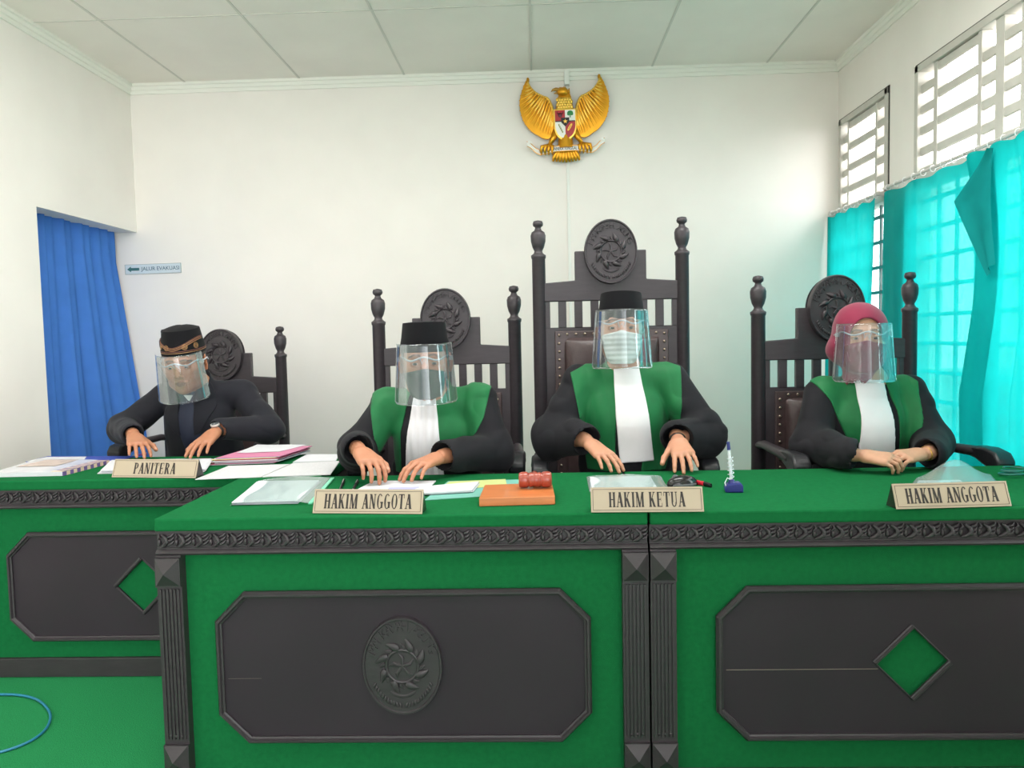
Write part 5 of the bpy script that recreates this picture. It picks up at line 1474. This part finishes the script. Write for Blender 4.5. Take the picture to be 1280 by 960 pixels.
# ---- woman judge
e0 = PY(1086, 419, 2.92)
j3 = person(dict(at=(1.30, 3.18, 0), seed=3, label='woman judge in a red headscarf and red mask, hands clasped on the desk', garment='robe', gm=M_robe, female=True, hijab=True,
    head=(e0.x+.003, 3.00, e0.z-.010), hs=1.09, yaw=-.20, pitch=.0, roll=-.0, neck=(1.300, 3.04, 1.085), pelvis=(1.290, 3.18, .60),
    sh=[(1.130, 3.08, 1.035), (1.460, 3.08, 1.035)], el=[(1.050, 2.98, .850), (1.505, 2.96, .850)], w=.92, skin=(194, 144, 116),
    sleeve=(.064, .070, .056), bulk=1.04,
    hands=[dict(w=PY(1078, 586, 2.74), t=PY(1140, 595, 2.66), side=-1, table=TB, fcurl=[(.35, .8, .5)]*4, thumb=(.2, .2), splay=.03, sc=.92, up=(0, -.5, 1)),
           dict(w=PY(1152, 583, 2.77), t=PY(1105, 589, 2.71), side=1, table=TB+.006, fcurl=[(.3, .8, .6)]*4, thumb=(.2, .2), splay=.03, sc=.92, up=(0, -.4, 1))],
    mask=dict(mat=mat('red_mask', (120, 34, 58), .8), top=-.012, bot=-.120), shield=dict(zt=.050, zb=-.150),
    overlays=[dict(name='green_panel', mat=M_green, grow=.006, back=.05, poly=outline([(1012, 472), (1030, 464), (1050, 460), (1073, 468), (1072, 500), (1070, 552), (1050, 546), (1032, 500)], 3.05)),
              dict(name='green_panel', mat=M_green, grow=.006, back=.05, poly=outline([(1096, 468), (1115, 460), (1130, 464), (1143, 476), (1138, 520), (1124, 566), (1113, 560), (1108, 510)], 3.05)),
              dict(name='jabot', mat=M_jabot, grow=.013, wk=.35, poly=outline([(1070, 472), (1102, 472), (1110, 520), (1115, 570), (1070, 570), (1071, 520)], 2.99))]))
# her headscarf
def scarf(rootF):
    root, F, wr = rootF
    O = Vector(root.location); R = np3(F.R); M_sc = mat('red_headscarf', (132, 34, 64), .75, noise=.05, nscale=12, spec=.3, sheen=.2)
    G = Grid(F.o+Vector((-.17, -.17, -.26)), F.o+Vector((.17, .19, .15)), .0036)
    E = lambda c, r, k=.02, mode='u': G.ell(F.p(*c), [v*F.sc for v in r], R, k, mode)
    E((0, .010, .026), (.092, .110, .100), 0); E((0, -.008, -.050), (.082, .090, .078), .03)
    E((-.060, .035, -.040), (.050, .060, .055), .03)
    G.cap(F.p(0, .020, -.095), F.p(0, .034, -.15), .060, .060, .02)
    fn = wr_noise(.0032, 42, 9); G.f += fn(G.ax[0][:, None, None], G.ax[1][None, :, None], G.ax[2][None, None, :]).astype(np.float32)
    E((.004, -.085, .002), (.052, .070, .066), .006, 's'); E((0, -.085, -.045), (.052, .075, .060), .006, 's')
    E((0, .012, .020), (.076, .095, .082), .0, 's')
    G.cap(F.p(0, .022, -.055), F.p(0, .03, -.25), .050, .050, .0, 's')
    me, V = G.mesh('headscarf'); co = V-np.array(O)
    me.vertices.foreach_set('co', co.astype(np.float32).ravel()); me.update(); link_mesh('headscarf', me, M_sc, root)
scarf(j3)
# ---- clerk in the patterned cap
e0 = PY(226, 456, 3.38)
j4 = person(dict(at=(-1.70, 3.72, 0), seed=4, label='clerk in a black suit and patterned cap looking down at the papers, no mask', garment='jacket', gm=M_suit, cap='batik',
    cap_z=.040, head=(e0.x-.03, 3.48, e0.z+.008), hs=1.12, yaw=.14, pitch=.20, roll=-.05, neck=(-1.63, 3.60, 1.095), pelvis=(-1.66, 3.85, .58),
    sh=[(-1.83, 3.72, 1.03), (-1.45, 3.72, 1.04)], el=[(-2.00, 3.62, .885), (-1.285, 3.60, .875)], w=1.02, skin=(174, 118, 88), lip=(140, 88, 76), lid=.25, stubble=.25,
    sleeve=(.064, .066, .048), wrinkle=.005,
    hands=[dict(w=PY(168, 552, 3.34), t=(PZ(180, 576, .80)), side=-1, table=TB+.016, curl=(.25, .35, .3), thumb=(.6, .3), splay=.14, sc=1.03),
           dict(w=PY(268, 545, 3.36), t=PZ(234, 575, .80), side=1, table=TB+.016, curl=(.15, .25, .2), thumb=(.6, .1), splay=.16, sc=1.06)],
    shield=dict(zt=.055, zb=-.135),
    overlays=[dict(name='shirt', mat=mat('navy_shirt', (30, 36, 56), .7), grow=.004, wk=1., poly=outline([(222, 488), (244, 488), (248, 540), (240, 572), (226, 572), (218, 530)], 3.52)),
              dict(name='lapel', mat=M_suit, grow=.009, wk=1., poly=outline([(198, 474), (214, 478), (222, 500), (226, 545), (216, 540), (200, 515), (194, 490)], 3.55)),
              dict(name='lapel', mat=M_suit, grow=.009, wk=1., poly=outline([(262, 476), (248, 482), (243, 500), (243, 545), (252, 540), (266, 512), (270, 490)], 3.55)),
              dict(name='collar', mat=mat('white_collar', (222, 220, 214), .7), grow=.012, wk=.5, poly=outline([(228, 494), (240, 494), (235, 502)], 3.52))]))
# ---- things worn on the wrists
def band(rec, i, name, r, m, dial=None, back=.028, thick=.0035, face_up=True):
    root, F, wr = rec; W, d, l, n = wr[i]; O = Vector(root.location); c = W-d*back-O; u = -n; w = d.cross(u)
    mb = MB(); mb.tube([c+(u*math.cos(a*PI/16)*.92+w*math.sin(a*PI/16)*1.08)*r for a in range(32)], thick, 8, closed=True)
    b = mb.build(name, m, root, smooth=180)
    if dial:
        Mx = Matrix((tuple(w), tuple(d), tuple(u))).transposed().to_4x4(); Mx = Matrix.Translation(c+u*r*.94) @ Mx
        MB().lathe([(.019, 0), (.0205, .003), (.0205, .008), (.018, .0095)], (0, 0, 0), 28, Mx).build('watch_case', M_metal, b, smooth=40)
        MB().lathe([(.0165, .0095), (.0165, .0102)], (0, 0, 0), 28, Mx).build('dial', mat('watch_dial', (92, 96, 100), .2), b)
        MB().box(-.0008, .0008, 0, .012, .0102, .0106, Mx).build('hand', M_eyew, b)
    return b
band(j4, 1, 'wristwatch', .0275, mat('black_strap', (26, 26, 28), .4), True, back=.022, thick=.005)
band(j2, 1, 'wristwatch', .0262, mat('dark_bracelet', (60, 54, 50), .25, metal=.6), None, back=.020, thick=.0042)
band(j3, 1, 'bracelet', .0250, mat('gold_bracelet', (210, 170, 90), .3, metal=.9), None, back=.020, thick=.0025)
# ------------------------------------------------------------------ light: hazy daylight, brighter towards the window side
w = bpy.data.worlds.new('daylight'); SC.world = w; w.use_nodes = True
nt = w.node_tree; nt.nodes.clear(); N = nt.nodes.new; L = nt.links.new
out = N('ShaderNodeOutputWorld'); bg = N('ShaderNodeBackground'); tc = N('ShaderNodeTexCoord'); sx = N('ShaderNodeSeparateXYZ')
L(tc.outputs['Generated'], sx.inputs[0])
mr = N('ShaderNodeMapRange'); mr.inputs['From Min'].default_value = -.2; mr.inputs['From Max'].default_value = .8; mr.inputs['To Min'].default_value = .8; mr.inputs['To Max'].default_value = 12.0
L(sx.outputs['X'], mr.inputs['Value']); L(mr.outputs[0], bg.inputs['Strength'])
bg.inputs['Color'].default_value = (.97, .985, 1., 1); L(bg.outputs[0], out.inputs[0])
def area(name, loc, rot, sx_, sy_, power, col=(1, 1, 1)):
    l = bpy.data.lights.new(name, 'AREA'); l.shape = 'RECTANGLE'; l.size = sx_; l.size_y = sy_; l.energy = power; l.color = col
    o = bpy.data.objects.new(name, l); COL.objects.link(o); o.location = loc; o.rotation_euler = rot; return o
# daylight entering by the two windows; added soft fill from behind the camera
area('window_daylight', (XR+.25, 2.95, 1.7), (0, math.radians(90), 0), 1.9, 2.2, 20, (1, 1, 1))
area('window_daylight', (XR+.25, 4.63, 1.7), (0, math.radians(90), 0), 1.9, .7, 7, (1, 1, 1))
area('front_fill_light', (-.3, YF-.1, 1.2), (math.radians(108), 0, 0), 4.2, 2.0, 9, (1, .99, .97))
# fill lights added above the frame, over the desks and the floor before them
for k, (x, y) in enumerate(((-1.2, 2.7), (.6, 2.7), (-1.2, .9), (.6, .9))):
    area('top_fill_light', (x, y, ZC-.03), (0, 0, 0), 1.2, .3, 30 if y > 2 else 14, (1, .975, .95))
SC.view_settings.view_transform = 'Standard'; SC.view_settings.look = 'None'; SC.view_settings.gamma = 1; SC.view_settings.use_curve_mapping = False
SC.view_settings.exposure = 0.08
SC.cycles.max_bounces = 10; SC.cycles.diffuse_bounces = 6; SC.cycles.transparent_max_bounces = 16; SC.cycles.caustics_reflective = False; SC.cycles.caustics_refractive = False
SC.cycles.sample_clamp_indirect = 8
